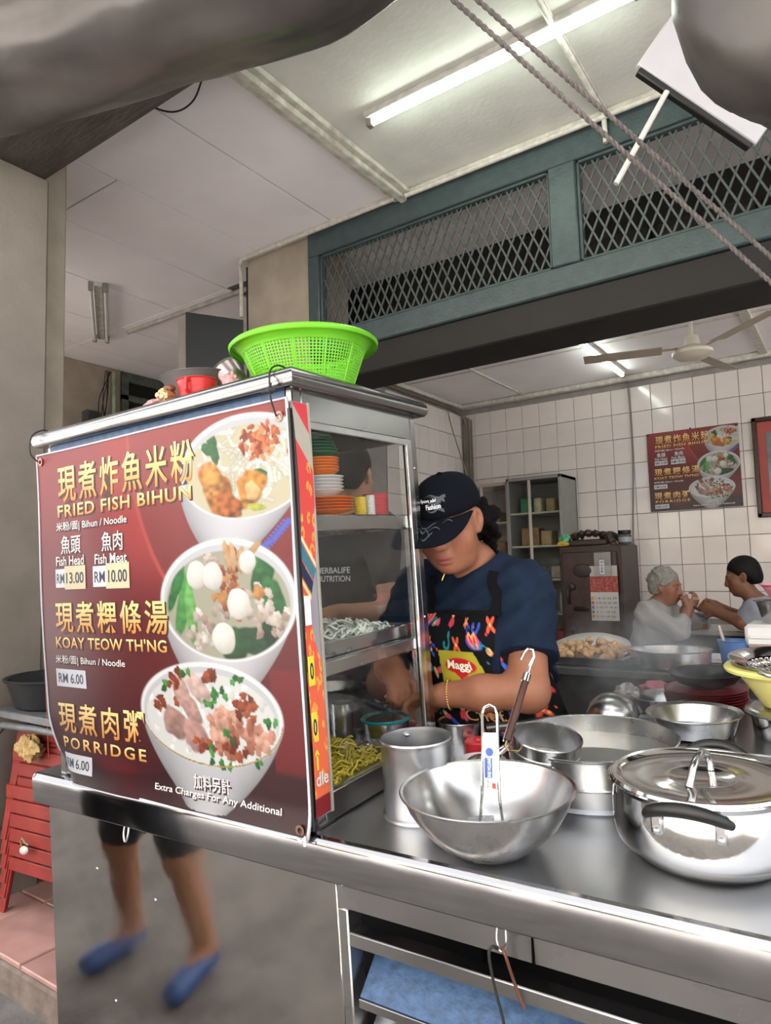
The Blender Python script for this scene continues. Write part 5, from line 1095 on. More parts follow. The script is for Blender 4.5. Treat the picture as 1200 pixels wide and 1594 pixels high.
# ================================================================ people: smooth implicit bodies meshed with surface nets
class Field:
    def __init__(s, lo, hi, h):
        s.h = h; s.lo = np.array(lo, np.float32); s.n = np.ceil((np.array(hi)-s.lo)/h).astype(int)+1; s.f = np.full(tuple(s.n), 1.0, np.float32)
    def sub(s, lo, hi):
        a = np.clip(np.floor((np.array(lo)-s.lo)/s.h).astype(int), 0, s.n); b = np.clip(np.ceil((np.array(hi)-s.lo)/s.h).astype(int)+1, 0, s.n)
        if (b <= a).any(): return None, None
        g = [s.lo[i]+s.h*np.arange(a[i], b[i], dtype=np.float32) for i in range(3)]
        return (slice(a[0], b[0]), slice(a[1], b[1]), slice(a[2], b[2])), np.meshgrid(*g, indexing='ij')
    def put(s, lo, hi, fn, k=.02, op='u'):
        m = max(k, s.h)*1.6+.01; sl, P = s.sub(np.array(lo)-m, np.array(hi)+m)
        if sl is None: return s
        b = fn(*P).astype(np.float32); a = s.f[sl]
        if op == 'u': t = np.clip(.5+.5*(b-a)/k, 0, 1); s.f[sl] = b*(1-t)+a*t-k*t*(1-t)
        else: b = -b; t = np.clip(.5-.5*(b-a)/k, 0, 1); s.f[sl] = b*(1-t)+a*t+k*t*(1-t)
        return s
    def ell(s, c, r, k=.02, R=None, op='u'):
        c = Vector(c); r = np.array(r, float); m = float(r.max())
        def fn(X, Y, Z):
            x, y, z = X-c[0], Y-c[1], Z-c[2]
            if R is not None: q = R.transposed(); x, y, z = (q[0][0]*x+q[0][1]*y+q[0][2]*z, q[1][0]*x+q[1][1]*y+q[1][2]*z, q[2][0]*x+q[2][1]*y+q[2][2]*z)
            k0 = np.sqrt((x/r[0])**2+(y/r[1])**2+(z/r[2])**2); k1 = np.sqrt((x/r[0]**2)**2+(y/r[1]**2)**2+(z/r[2]**2)**2)+1e-6
            return k0*(k0-1)/k1
        return s.put([c[i]-m for i in range(3)], [c[i]+m for i in range(3)], fn, k, op)
    def cap(s, a, b, ra, rb=None, k=.02, op='u'):
        rb = ra if rb is None else rb; a = np.array(a, float); b = np.array(b, float); m = max(ra, rb); d = b-a; L = float(d@d)+1e-9
        def fn(X, Y, Z):
            t = np.clip(((X-a[0])*d[0]+(Y-a[1])*d[1]+(Z-a[2])*d[2])/L, 0, 1)
            return np.sqrt((X-a[0]-t*d[0])**2+(Y-a[1]-t*d[1])**2+(Z-a[2]-t*d[2])**2)-(ra+(rb-ra)*t)
        return s.put(np.minimum(a, b)-m, np.maximum(a, b)+m, fn, k, op)
    def cut(s, p, n):
        """keep the side the normal points away from"""
        g = [s.lo[i]+s.h*np.arange(s.n[i], dtype=np.float32) for i in range(3)]; n = Vector(n).normalized()
        d = (g[0][:, None, None]-p[0])*n[0]+(g[1][None, :, None]-p[1])*n[1]+(g[2][None, None, :]-p[2])*n[2]; s.f = np.maximum(s.f, d); return s
    def wrinkle(s, fn):
        g = np.meshgrid(*[s.lo[i]+s.h*np.arange(s.n[i], dtype=np.float32) for i in range(3)], indexing='ij', sparse=True); s.f = s.f+fn(*g).astype(np.float32); return s
    def mesh(s, name):
        f = s.f; f[0] = f[-1] = 1; f[:, 0] = f[:, -1] = 1; f[:, :, 0] = f[:, :, -1] = 1
        ins = f < 0; n = s.n
        c = [ins[i:n[0]-1+i, j:n[1]-1+j, k:n[2]-1+k] for i in (0, 1) for j in (0, 1) for k in (0, 1)]
        al = c[0].copy(); an = c[0].copy()
        for q in c[1:]: al &= q; an |= q
        act = an & ~al; idx = np.argwhere(act); num = np.full(act.shape, -1, np.int64); num[act] = np.arange(len(idx))
        pos = np.zeros((len(idx), 3)); cnt = np.zeros(len(idx)); I, J, K = idx.T
        for ax in range(3):
            for o1 in (0, 1):
                for o2 in (0, 1):
                    a = [0, 0, 0]; oth = [q for q in range(3) if q != ax]; a[oth[0]] = o1; a[oth[1]] = o2; b = a[:]; b[ax] = 1
                    f0 = f[I+a[0], J+a[1], K+a[2]]; f1 = f[I+b[0], J+b[1], K+b[2]]; x = (f0 < 0) != (f1 < 0); t = np.where(x, f0/np.where(x, f0-f1, 1), 0)
                    p = np.array(a, float)[None]+np.zeros((len(idx), 3)); p[:, ax] += t; pos += p*x[:, None]; cnt += x
        V = (idx+pos/cnt[:, None])*s.h+s.lo; F = []
        for ax in range(3):
            sl0 = [slice(1, n[q]-1) for q in range(3)]; sl1 = sl0[:]; sl0[ax] = slice(0, n[ax]-1); sl1[ax] = slice(1, n[ax])
            A = ins[tuple(sl0)]; B = ins[tuple(sl1)]; e = np.argwhere(A != B); 
            if not len(e): continue
            off = np.array([0 if q == ax else 1 for q in range(3)]); e2 = e+off; o = [q for q in range(3) if q != ax]
            def g(d1, d2): q = e2.copy(); q[:, o[0]] -= d1; q[:, o[1]] -= d2; return num[q[:, 0], q[:, 1], q[:, 2]]
            Q = np.stack([g(1, 1), g(0, 1), g(0, 0), g(1, 0)], 1); w = A[tuple(e.T)]; fl = w if ax != 1 else ~w
            Q[~fl] = Q[~fl][:, ::-1]; F.append(Q)
        F = np.concatenate(F) if F else np.zeros((0, 4), int)
        me = bpy.data.meshes.new(name); me.vertices.add(len(V)); me.vertices.foreach_set('co', V.astype(np.float32).ravel()); me.loops.add(len(F)*4); me.loops.foreach_set('vertex_index', F.astype(np.int32).ravel()); me.polygons.add(len(F)); me.polygons.foreach_set('loop_start', np.arange(0, len(F)*4, 4, dtype=np.int32)); me.update(); me.validate()
        return me, V
    def at(s, P):
        q = (np.asarray(P)-s.lo)/s.h; i = np.clip(np.floor(q).astype(int), 0, s.n-2); t = q-i; r = 0
        for a in (0, 1):
            for b in (0, 1):
                for c in (0, 1):
                    w = (t[:, 0] if a else 1-t[:, 0])*(t[:, 1] if b else 1-t[:, 1])*(t[:, 2] if c else 1-t[:, 2]); r = r+w*s.f[i[:, 0]+a, i[:, 1]+b, i[:, 2]+c]
        return r
def head_frame(c, yaw, pitch, roll=0, s=1.0):
    """local head: looks along -y, up z. returns map(local)->world and rotation"""
    R = Matrix.Rotation(rad(yaw), 3, 'Z') @ Matrix.Rotation(rad(pitch), 3, 'X') @ Matrix.Rotation(rad(roll), 3, 'Y'); c = Vector(c)
    return (lambda p: c+R @ (Vector(p)*s)), R
def add_head(F, c, yaw, pitch, roll=0, s=1.0, full=1.0):
    """face and skull; full > 1 gives rounder cheeks"""
    W, R = head_frame(c, yaw, pitch, roll, s)
    E = lambda p, r, k=.02, op='u', r2=None: F.ell(W(p), [q*s for q in r], k*s, R if r2 is None else R @ r2, op)
    E((0, .012, .035), (.074, .092, .088), .01); E((0, -.03, -.03), (.064*full, .062, .085), .035)
    E((0, -.045, -.065), (.05*full, .045, .045), .03); E((0, -.074, -.096), (.021, .017, .017), .022)
    for x in (-1, 1):
        E((x*.040*full, -.055, -.026), (.027*full, .026, .030*full), .022); E((x*.033, -.078, .028), (.026, .014, .009), .016)      # cheek, brow
        E((x*.032, -.094, .008), (.020, .012, .010), .012, 's'); E((x*.032, -.079, .006), (.016, .013, .0115), .006)               # socket, lid
        E((x*.0775, .008, -.002), (.009, .020, .031), .008, 'u', Matrix.Rotation(rad(x*-18), 3, 'Z')); E((x*.083, .002, .002), (.006, .009, .016), .005, 's'); E((x*.074, .002, -.03), (.008, .009, .010), .008)
        E((x*.0125, -.098, -.030), (.0095, .010, .0085), .008); E((x*.007, -.108, -.037), (.004, .006, .004), .004, 's')
    F.cap(W((0, -.088, .022)), W((0, -.110, -.026)), .008*s, .0125*s, .016*s)
    E((0, -.092, -.056), (.020, .010, .012), .014)
    E((0, -.0955, -.0625), (.0235, .0085, .0062), .006); E((0, -.0935, -.0755), (.0205, .0095, .0075), .006)
    E((0, -.106, -.0688), (.019, .006, .0016), .003, 's')
    return W, R
def head_colors(V, W, R, c, s, base, lip, brow, eyes=True):
    C = np.tile(np.array(base), (len(V), 1)); Rn = np.array(R); Lc = ((V-np.array(c)) @ Rn)/s
    def spot(p, r, col, amt=1.0, soft=.35):
        d = np.sqrt((((Lc-np.array(p))/np.array(r))**2).sum(1)); m = (1-sm(1-soft, 1+soft, d))*amt; C[:] = C*(1-m[:, None])+np.array(col)*m[:, None]
    blush = np.array(base)*np.array([1.02, .80, .76])
    for x in (-1, 1): spot((x*.045, -.07, -.03), (.03, .03, .03), blush, .5, .6)
    spot((0, -.11, -.03), (.016, .02, .016), blush, .6, .5)
    spot((0, -.10, -.063), (.025, .014, .0065), lip); spot((0, -.098, -.0755), (.0215, .014, .0075), lip); spot((0, -.10, -.0688), (.022, .02, .0016), np.array(lip)*.45)
    for x in (-1, 1):
        spot((x*.033, -.092, .030), (.021, .014, .0045), brow, .8)
        if eyes: spot((x*.032, -.092, .001), (.015, .012, .0028), np.array(brow)*.6, .95)
        spot((x*.008, -.11, -.038), (.0042, .006, .004), np.array(base)*.3, .9)
    return C
def add_hand(F, wrist, dirn, palm_n, s=1.0, curl=.6, spread=.1, thumb=1, k=.008):
    """five fingers: dirn points to the fingers, palm_n out of the palm, thumb=+1/-1 side"""
    w = Vector(wrist); d = Vector(dirn).normalized(); n = Vector(palm_n); n = (n-d*n.dot(d)).normalized(); sd = d.cross(n).normalized()*thumb
    pc = w+d*.05*s; Rm = Matrix((sd, n, d)).transposed()
    F.ell(pc, (.040*s, .017*s, .05*s), .015*s, Rm); F.cap(w-d*.01*s, w+d*.03*s, .026*s, .028*s, .02*s)
    for i, L_ in enumerate((.072, .080, .075, .060)):
        b = w+d*.088*s+sd*(.028-.0185*i)*s-d*(.004*abs(i-1.3))*s; a = curl*.7; p = b; dr = (d+sd*spread*(1.2-i)*.4).normalized()
        for j, q in enumerate((.45, .32, .25)):
            dd = (dr*math.cos(a)+n*math.sin(a)).normalized(); e = p+dd*L_*q*s; F.cap(p, e, (.0095-.0010*j)*s, (.0088-.0010*j)*s, k*s); p = e; a += curl*1.1
    b = w+d*.022*s+sd*.030*s; e = b+(sd*.7+d*.7+n*.35).normalized()*.042*s; g = e+(d*.85+n*.5+sd*.05).normalized()*.032*s; F.cap(b, e, .0135*s, .0115*s, .012*s); F.cap(e, g, .011*s, .009*s, k*s)
def limb(F, pts, rad_, k=.03):
    for a, b, ra, rb in zip(pts, pts[1:], rad_, rad_[1:]): F.cap(a, b, ra, rb, k)
def skin_mat(name): return mat(name, attr=True, rough=.5, var=.06, scale=40, bump=.06, bscale=220, sss=.08, spec=.35)
def body_obj(F, name, m, par, cols=None):
    me, V = F.mesh(name)
    if cols is not None: color_mesh(me, cols(V))
    return link(name, me, m, par, 180)
SKIN = srgb('#97644c'); SKIN_D = srgb('#94664d'); LIP = srgb('#9c5750'); BLACKH = srgb('#15110f')

# ---------------------------------------------------------------- the cook
cook = thing('person', 'cook in navy cap, blue shirt and patterned apron behind the counter', 'person', (-1.0, 1.98, .2)); inv = cook.matrix_world.inverted()
def rel(o): o.matrix_parent_inverse = inv; return o
HC = Vector((-1.012, 1.80, 1.640)); HY, HP, HR, HS = 8, 24, -3, 1.14
shL, shR = Vector((-.848, 1.955, 1.435)), Vector((-1.205, 1.945, 1.44)); elL, elR = Vector((-.785, 1.81, 1.152)), Vector((-1.275, 1.85, 1.185)); wrL, wrR = Vector((-1.012, 1.742, 1.135)), Vector((-1.195, 1.745, 1.20))
BX = -1.02
def torso(F, e=0, k=.05):
    F.ell((BX, 1.975, 1.33), (.185+e, .125+e, .20+e), k); F.ell((BX+.05, 1.95, 1.12), (.198+e, .160+e, .20+e), k); F.ell((BX+.10, 1.985, .90), (.210+e, .160+e, .2+e), k)
    for x in (-.085, .085): F.ell((BX+x, 1.875, 1.275), (.085+e, .075+e, .08+e), k)
    F.cap(shL+Vector((-.01, 0, -.01)), shR+Vector((.01, 0, -.01)), .072+e, .072+e, k); F.cap((BX+.01, 1.965, 1.43), (BX+.02, 1.93, 1.52), .085+e, .065+e, k)
F = Field((-1.42, 1.62, .72), (-.62, 2.2, 1.80), .0042)
torso(F); limb(F, [shL, elL], [.062, .056]); limb(F, [elL, (elL+wrL)/2+Vector((0, -.025, .004)), wrL], [.053, .047, .034]); limb(F, [shR, elR, wrR], [.060, .05, .034])
F.cap((BX+.02, 1.95, 1.46), HC+Vector((.005, .045, -.07)), .062, .058, .03)
W, R = add_head(F, HC, HY, HP, HR, HS, 1.12)
F.ell(W((0, -.03, -.095)), (.058, .05, .03), .03, R)
add_hand(F, wrL, (-.93, -.22, -.18), (-.05, -.35, -.9), 1.08, .75, .1, -1); add_hand(F, wrR, (.55, -.5, -.65), (.3, -.3, -.6), 1.0, .8, .1, 1)
rel(body_obj(F, 'body', skin_mat('cook_skin'), cook, lambda V: head_colors(V, W, R, HC, HS, SKIN, LIP, BLACKH)))
# t-shirt
F2 = Field((-1.45, 1.68, .80), (-.62, 2.24, 1.60), .0055)
torso(F2, .012); F2.cap(shL, shL.lerp(elL, .72), .078, .092, .05); F2.cap(shR, shR.lerp(elR, .72), .078, .088, .05)
F2.wrinkle(lambda X, Y, Z: .0046*np.sin(40*(Z*.8+X*.7)+6*np.sin(9*X+4*Z))+.0036*np.sin(66*(X-.5*Z)+5*np.sin(11*Z))-.0028)
for a, b, t in ((shL, elL, .70), (shR, elR, .70)):
    d = (b-a).normalized(); p = a.lerp(b, t); g = [F2.lo[i]+F2.h*np.arange(F2.n[i], dtype=np.float32) for i in range(3)]
    dd = (g[0][:, None, None]-p[0])*d[0]+(g[1][None, :, None]-p[1])*d[1]+(g[2][None, None, :]-p[2])*d[2]
    side = (g[0][:, None, None]-(BX+(.16 if a is shL else -.17)))*(1 if a is shL else -1); F2.f = np.maximum(F2.f, np.minimum(dd, side).astype(np.float32))
F2.ell((BX+.02, 1.905, 1.545), (.082, .085, .075), .01, op='s')
rel(body_obj(F2, 'shirt', mat('navy_shirt', '#142236', .9, var=.25, scale=18, bump=.12, bscale=260, spec=.2), cook))
tr = Field((-1.3, 1.78, .2), (-.60, 2.2, 1.04), .012); tr.ell((BX+.10, 1.985, .90), (.215, .165, .12), .05); tr.cap((BX+.18, 1.98, .86), (BX+.19, 1.99, .26), .095, .07, .04); tr.cap((BX-.0, 1.98, .86), (BX-.02, 1.99, .26), .095, .07, .04)
rel(body_obj(tr, 'trousers', mat('trouser_black', '#1d2027', .8), cook))
for x in (.19, -.02): rel(MB().ell((BX+x, 1.96, .235), (.05, .12, .035), 16, 10).build('shoe', m_black, cook, 60))
F3 = Field((-1.3, 1.66, .76), (-.62, 2.1, 1.56), .0075); torso(F3, .015)
# apron draped over the shirt front (looked up along y), with a printed pattern
def drape(x, z, off=.007, guard=None):
    ys = np.linspace(1.70, 2.05, 120); v = F2.at(np.stack([np.full(120, x), ys, np.full(120, z)], 1)); i = np.argmax(v < .0)
    y = ys[i] if (v < 0).any() else 1.95
    return (x, y-off, z)
def apron_edge(z):
    t = np.clip((1.365-z)/.16, 0, 1); hw = .118+.085*t**1.3; cx_ = BX+.028+.10*max(0, 1.30-z)/.35; return cx_-hw, cx_+hw*1.05
NX, NZ = 150, 170; ztop, zbot = 1.365, .80; YS = np.zeros((NZ, NX)); PTS = []
zs = np.linspace(ztop, zbot, NZ)
ygrid = np.linspace(1.70, 2.05, 141)
for j, z in enumerate(zs):
    a, b = apron_edge(z); xs_ = np.linspace(a, b, NX); q = np.stack([np.repeat(xs_, 141), np.tile(ygrid, NX), np.full(NX*141, z)], 1); v = F3.at(q).reshape(NX, 141); ok = (v < 0).any(1); ii = np.argmax(v < 0, 1); y = np.where(ok, ygrid[ii], np.nan); YS[j] = y
for j in range(NZ):
    r_ = YS[j]; bad = np.isnan(r_); 
    if bad.any() and (~bad).any(): r_[bad] = np.interp(np.flatnonzero(bad), np.flatnonzero(~bad), r_[~bad])
# the cloth hangs: it may not go back under the bust, and is smoothed
for j in range(1, NZ): YS[j] = np.minimum(YS[j], YS[j-1]+.0016)
for _ in range(10): YS[1:-1] = (YS[:-2]+YS[1:-1]*2+YS[2:])/4; YS[:, 1:-1] = (YS[:, :-2]+YS[:, 1:-1]*2+YS[:, 2:])/4
YS -= .016
ap = Paint(NX, NZ); S_ = lambda c: np.asarray(srgb(c)); ap.C[:] = S_('#07080c')
rgp = np.random.default_rng(12); pal = ['#d5573c', '#3250b0', '#d64a6a', '#e8b070', '#1f7f86', '#e07a3a', '#4468c8', '#c23a48', '#e8d08a']
def petal(u, v, L_, w, a, c): ap.blob(u+math.cos(a)*L_/2, v+math.sin(a)*L_/2, L_/2, w, c, a, .05, .15, .05, .12)
def flower(u, v, r, c, n=4, a0=.78, c2='#e8d08a'):
    for q in range(n): petal(u, v, r, r*.24, a0+q*2*PI/n, c)
    ap.blob(u, v, r*.16, r*.16, c2, 0, 0, 0, 0)
def lotus(u, v, r):
    for a, c in ((-2.7, '#3250b0'), (-.44, '#3250b0'), (-2.35, '#d64a6a'), (-.8, '#d64a6a'), (-2.0, '#e8a070'), (-1.15, '#e8a070')): petal(u, v, r, r*.26, a, c)
    for a in (-2.0, -1.15): petal(u+math.cos(a)*r*.25, v+math.sin(a)*r*.25, r*.55, r*.15, a, '#c8303c')
    ap.blob(u, v-.01, r*.17, r*.2, '#4f7fa8', 0, 0)
def scroll(u, v, r, c, a): ap.strand([(u+r*(1-.1*q)*math.cos(a+.5*q), v+r*(1-.1*q)*math.sin(a+.5*q)) for q in range(9)], r*.20, c); petal(u+r*math.cos(a), v+r*math.sin(a), r*.9, r*.3, a-1.2, c)
random.seed(40)
for j in range(9):
    for i in range(6):
        u = (i+.5+(.5 if j % 2 else 0))/6.2+random.uniform(-.03, .03); v = (j+.45)/9+random.uniform(-.015, .015); k_ = (i*5+j*3) % 6
        if k_ == 0: lotus(u, v, .085)
        elif k_ == 1: flower(u, v, .055, '#d5573c', 4, .78)
        elif k_ == 2: scroll(u, v, .045, random.choice(['#3250b0', '#1f7f86', '#4468c8']), random.random()*6)
        elif k_ == 3: flower(u, v, .032, '#e07a5a', 5, .2); scroll(u+.05, v+.03, .03, '#3250b0', 2)
        elif k_ == 4: petal(u, v-.03, .06, .016, 1.57, '#d64a6a'); petal(u, v-.02, .05, .014, .9, '#c23a48'); petal(u, v-.02, .05, .014, 2.24, '#c23a48'); petal(u-.02, v-.035, .04, .012, 0, '#e8b070')
        else: petal(u, v, .055, .015, random.random()*3, '#e8b070'); petal(u+.02, v+.02, .045, .014, random.random()*6, '#d64a6a'); scroll(u-.04, v+.01, .03, '#1f7f86', 4)
for q in range(60): ap.blob(rgp.random(), rgp.random(), .008, .008, pal[q % 9], 0, .1, 0, 0)
# yellow badge
bu, bv = .46, .285; hu, hv = .175, .092
msk = ((np.abs(ap.U-bu-(ap.V-bv)*.15) < hu)*(np.abs(ap.V-bv) < hv)); ap.C[msk > 0] = S_('#a89c2e')
ap.mix(ap.ellmask(bu, bv-.02, .135, .040, .06), S_('#b81f26')); ap.blob(bu+.005, bv+.015, .05, .022, '#b81f26', 0, 0, 0, 0, .1)
tri = (np.abs(ap.U-bu) < .06*(1-np.clip((ap.V-bv-.005)/.045, 0, 1)))*(ap.V > bv)*(ap.V < bv+.05); ap.C[tri > 0] = S_('#b81f26')
V = []
for j in range(NZ):
    a, b = apron_edge(zs[j])
    for i in range(NX): V.append((a+(b-a)*i/(NX-1), YS[j, i], zs[j]))
me = bpy.data.meshes.new('apron'); me.from_pydata(V, [], [(j*NX+i, (j+1)*NX+i, (j+1)*NX+i+1, j*NX+i+1) for j in range(NZ-1) for i in range(NX-1)]); color_mesh(me, ap.C.reshape(-1, 3))
apr = rel(link('apron', me, mat('apron_cloth', attr=True, rough=.85, spec=.2, var=0, bump=.05, bscale=300), cook, 180)); md = apr.modifiers.new('t', 'SOLIDIFY'); md.thickness = .003; md.offset = -1
def on_apron(u, v, lift=.002):
    j = min(max(v*(NZ-1), 0), NZ-1.001); i = min(max(u*(NX-1), 0), NX-1.001); j0, i0 = int(j), int(i); p = Vector(V[j0*NX+i0]).lerp(Vector(V[(j0+1)*NX+i0+1]), .5*((j-j0)+(i-i0))); x = apron_edge(zs[j0]); return (x[0]+(x[1]-x[0])*u, p.y-lift, ztop+(zbot-ztop)*v)
def ap_text(s_, u0, u1, v0, v1, m, off): 
    o = text_in(s_, u0, u1, -v1, -v0, lambda a, b: on_apron(a, -b, .004), 'badge_lettering', m, apr, off)
ap_text('Maggi', bu-.105, bu+.10, bv-.045, bv+.008, mat('letter_cream', '#efe6d0', .6), .025); ap_text('PROFESSIONAL', bu-.125, bu+.135, bv+.058, bv+.074, mat('letter_brown', '#6e2a22', .6), .01); ap_text('Chef', .42, .68, .475, .53, mat('letter_gold', '#b8925a', .6), 0)
# straps, drawstring, bracelet
def strip(name, pts, w, m, off=.006, tk=.003, dr=True):
    P = [Vector(drape(x, z, off)) if dr else Vector((x, y, z)) for (x, y, z) in pts]; v = []; f = []
    for i, p in enumerate(P):
        t = (P[min(i+1, len(P)-1)]-P[max(i-1, 0)]).normalized(); sd = t.cross(Vector((0, 1, 0))).normalized()*w/2; nv = sd.cross(t).normalized()*tk; v += [p-sd-nv, p+sd-nv, p+sd+nv, p-sd+nv]
    for i in range(len(P)-1):
        for k in range(4): f.append((i*4+k, i*4+(k+1) % 4, (i+1)*4+(k+1) % 4, (i+1)*4+k))
    return rel(MB().add(v, f+[(0, 1, 2, 3), tuple(len(v)-4+k for k in range(4))]).build(name, m, cook, 30))
m_strap = mat('strap_black', '#08090b', .85, spec=.2)
strip('apron_strap', [(BX+.125+.012*math.sin(q*.6), 0, 1.36+.014*q) for q in range(10)], .030, m_strap); strip('apron_strap', [(BX-.085-.004*q*.3, 0, 1.36+.013*q) for q in range(10)], .024, m_strap)
strip('apron_hem', [(apron_edge(1.36)[0]+(apron_edge(1.36)[1]-apron_edge(1.36)[0])*q/20, 0, 1.366) for q in range(21)], .014, m_strap, .012)
d = (wrL-elL).normalized(); wp = wrL-d*.012; a_ = d.cross(Vector((0, 0, 1))).normalized(); b_ = d.cross(a_)
br = MB()
for i in range(36): q = 2*PI*i/36; br.ell(wp+(a_*math.cos(q)*.039+b_*math.sin(q)*.042), (.0036, .0036, .0036), 7, 5)
rel(br.build('bracelet', mat('gold_metal', (.75, .5, .15), .25, 1), cook, 60))
tp = Vector(drape(BX-.03, 1.475, .0)); rel(MB().tube([tp+Vector((.015, -.03, .03)), tp+Vector((.006, -.045, .005)), tp+Vector((0, -.048, -.012))], .0028, 8).build('pendant', mat('gold_metal'), cook, 60))
# hair: curly mass behind the ear, and cap
hf = Field(HC-Vector((.16, .16, .2)), HC+Vector((.22, .24, .16)), .0045); hl = lambda p, r, k=.012: hf.ell(W(p), [q*HS for q in r], k, R)
hl((0, .03, .02), (.079, .092, .075)); hl((0, .075, -.03), (.07, .045, .075), .02)
random.seed(5)
for i in range(150):
    a = random.uniform(-1.25, 1.25); z = random.uniform(-.12, .03); r = .082+random.random()*.018; hl((math.sin(a)*r*.95, .035+math.cos(a)*r*.85, z), (.011, .011, .012), .004)
for i in range(110):
    t_ = random.random()*6.28; q = random.random(); hl((.085+.028*math.cos(t_)*q, .055+.035*math.sin(t_*1.7)*q, -.03+.06*math.sin(t_)*q), (.010, .010, .011), .003)
hf.ell(W((0, -.075, -.03)), (.085*HS, .075*HS, .13*HS), .01, R, 's')
rel(body_obj(hf, 'hair', mat('curly_black_hair', '#070606', .7, var=.3, scale=90, bump=1.0, bscale=160, spec=.15), cook))
m_cap = mat('cap_navy', '#070a14', .9, spec=.15, var=.1, bump=.1, bscale=250)
def capP(th, ph, e=0):
    """th: 0 at crown top .. 1 at rim, ph around (0 = front, -y)"""
    r = math.sin(th*PI/2)**.75; z = math.cos(th*PI/2)**.8; rx, ry = .086+e, .106+e; sm_ = 1+.010*abs(math.cos(3*ph))
    return W((rx*r*math.sin(ph)*sm_, .012-ry*r*math.cos(ph)*sm_, .040+(.088+e)*z-.012*(1-abs(math.cos(ph/2)))*th))
cr = MB().grid([[capP(i/16, 2*PI*k/48) for k in range(49)] for i in range(17)]); crown = rel(cr.build('cap_crown', m_cap, cook, 70)); md = crown.modifiers.new('t', 'SOLIDIFY'); md.thickness = .003
rel(MB().ell(capP(0, 0, .002), (.009, .009, .006), 12, 8).build('cap_button', m_cap, cook))
def brimP(t, s_, e=0):
    """t -1..1 across, s_ 0..1 outwards"""
    ph = t*1.12; p = Vector((.086*math.sin(ph), .012-.106*math.cos(ph), .040)); ext = .088*(1-abs(t)**2.6)*s_; tp_ = 1-abs(t)**2.6; drop = (-.012*s_-.024*s_*s_-.030*abs(t)**2*s_)*tp_-.004*abs(t)**2
    return W((p.x*(1+.10*s_), p.y-ext, p.z+drop+e-.004))
bm_ = MB(); nt, ns = 40, 10
bm_.grid([[brimP(-1+2*i/nt, j/ns) for j in range(ns+1)] for i in range(nt+1)]); brim = rel(bm_.build('cap_brim', m_cap, cook, 70)); md = brim.modifiers.new('t', 'SOLIDIFY'); md.thickness = .004
m_flame = mat('flame_grey', '#454d54', .8); random.seed(9)
fm = MB()
for i in range(15):
    t0 = random.uniform(-.75, .72); s0 = random.uniform(.25, .85); L_ = random.uniform(.18, .42); w = random.uniform(.03, .07); pts = []
    for q in range(9):
        f_q = q/8; tt = t0-L_*f_q; ss = s0+.12*math.sin(f_q*4+i); ww = w*(1-f_q)**.8*(.35+f_q*1.6 if f_q < .4 else 1); pts.append((max(-.95, tt), min(.97, max(.05, ss-ww)), min(.97, max(.05, ss+ww))))
    fm.grid([[brimP(t_, s1, .006), brimP(t_, s2, .006)] for t_, s1, s2 in pts])
rel(fm.build('brim_print', m_flame, cook, 0))
fm = MB()
for i in range(10):
    p0 = random.uniform(-.05, .30); z0 = .60+.30*random.random(); pts = []
    for q in range(9): f_q = q/8; pts.append((p0+.30-.55*f_q*random.uniform(.9, 1), z0+.04*math.sin(f_q*5+i), .030*(1-f_q)))
    fm.grid([[capP(z_-w_, ph_, .0025), capP(z_+w_, ph_, .0025)] for ph_, z_, w_ in pts])
rel(fm.build('crown_print', m_flame, cook, 0))
mlt = mat('letter_white', '#f0f0f2', .5)
for s_, a0, a1, t0, t1 in (('Sport xbl', -.34, .18, .66, .74), ('Fashion', -.14, .30, .765, .845)):
    o = text_in(s_, a0, a1, -t1, -t0, lambda a, b: capP(-b, a, .005), 'cap_lettering', mlt, crown, .02)
# small dish in the cook's hands
t = thing('small_dish', "small white dish held in the cook's hands", 'dish', (-1.155, 1.735, 1.075)); link('dish_body', bowl_me('dish_body', .045, .025, mat('white_melamine')), None, t, 60); MB().ell((0, 0, .018), (.034, .034, .012), 12, 8, noise=.3).build('minced_meat', mat('minced_meat', '#b8807a', .5), t)
t = thing('steel_spoon', "steel serving spoon in the cook's hand behind the glass", 'spoon', (-1.19, 1.735, 1.125)); MB().ell((.0, -.01, -.005), (.020, .028, .008), 14, 8).build('spoon_head', m_satin, t); MB().tube([(0, .01, 0), (-.01, .03, .06), (-.015, .035, .10)], .004, 8).build('spoon_stem', m_satin, t)

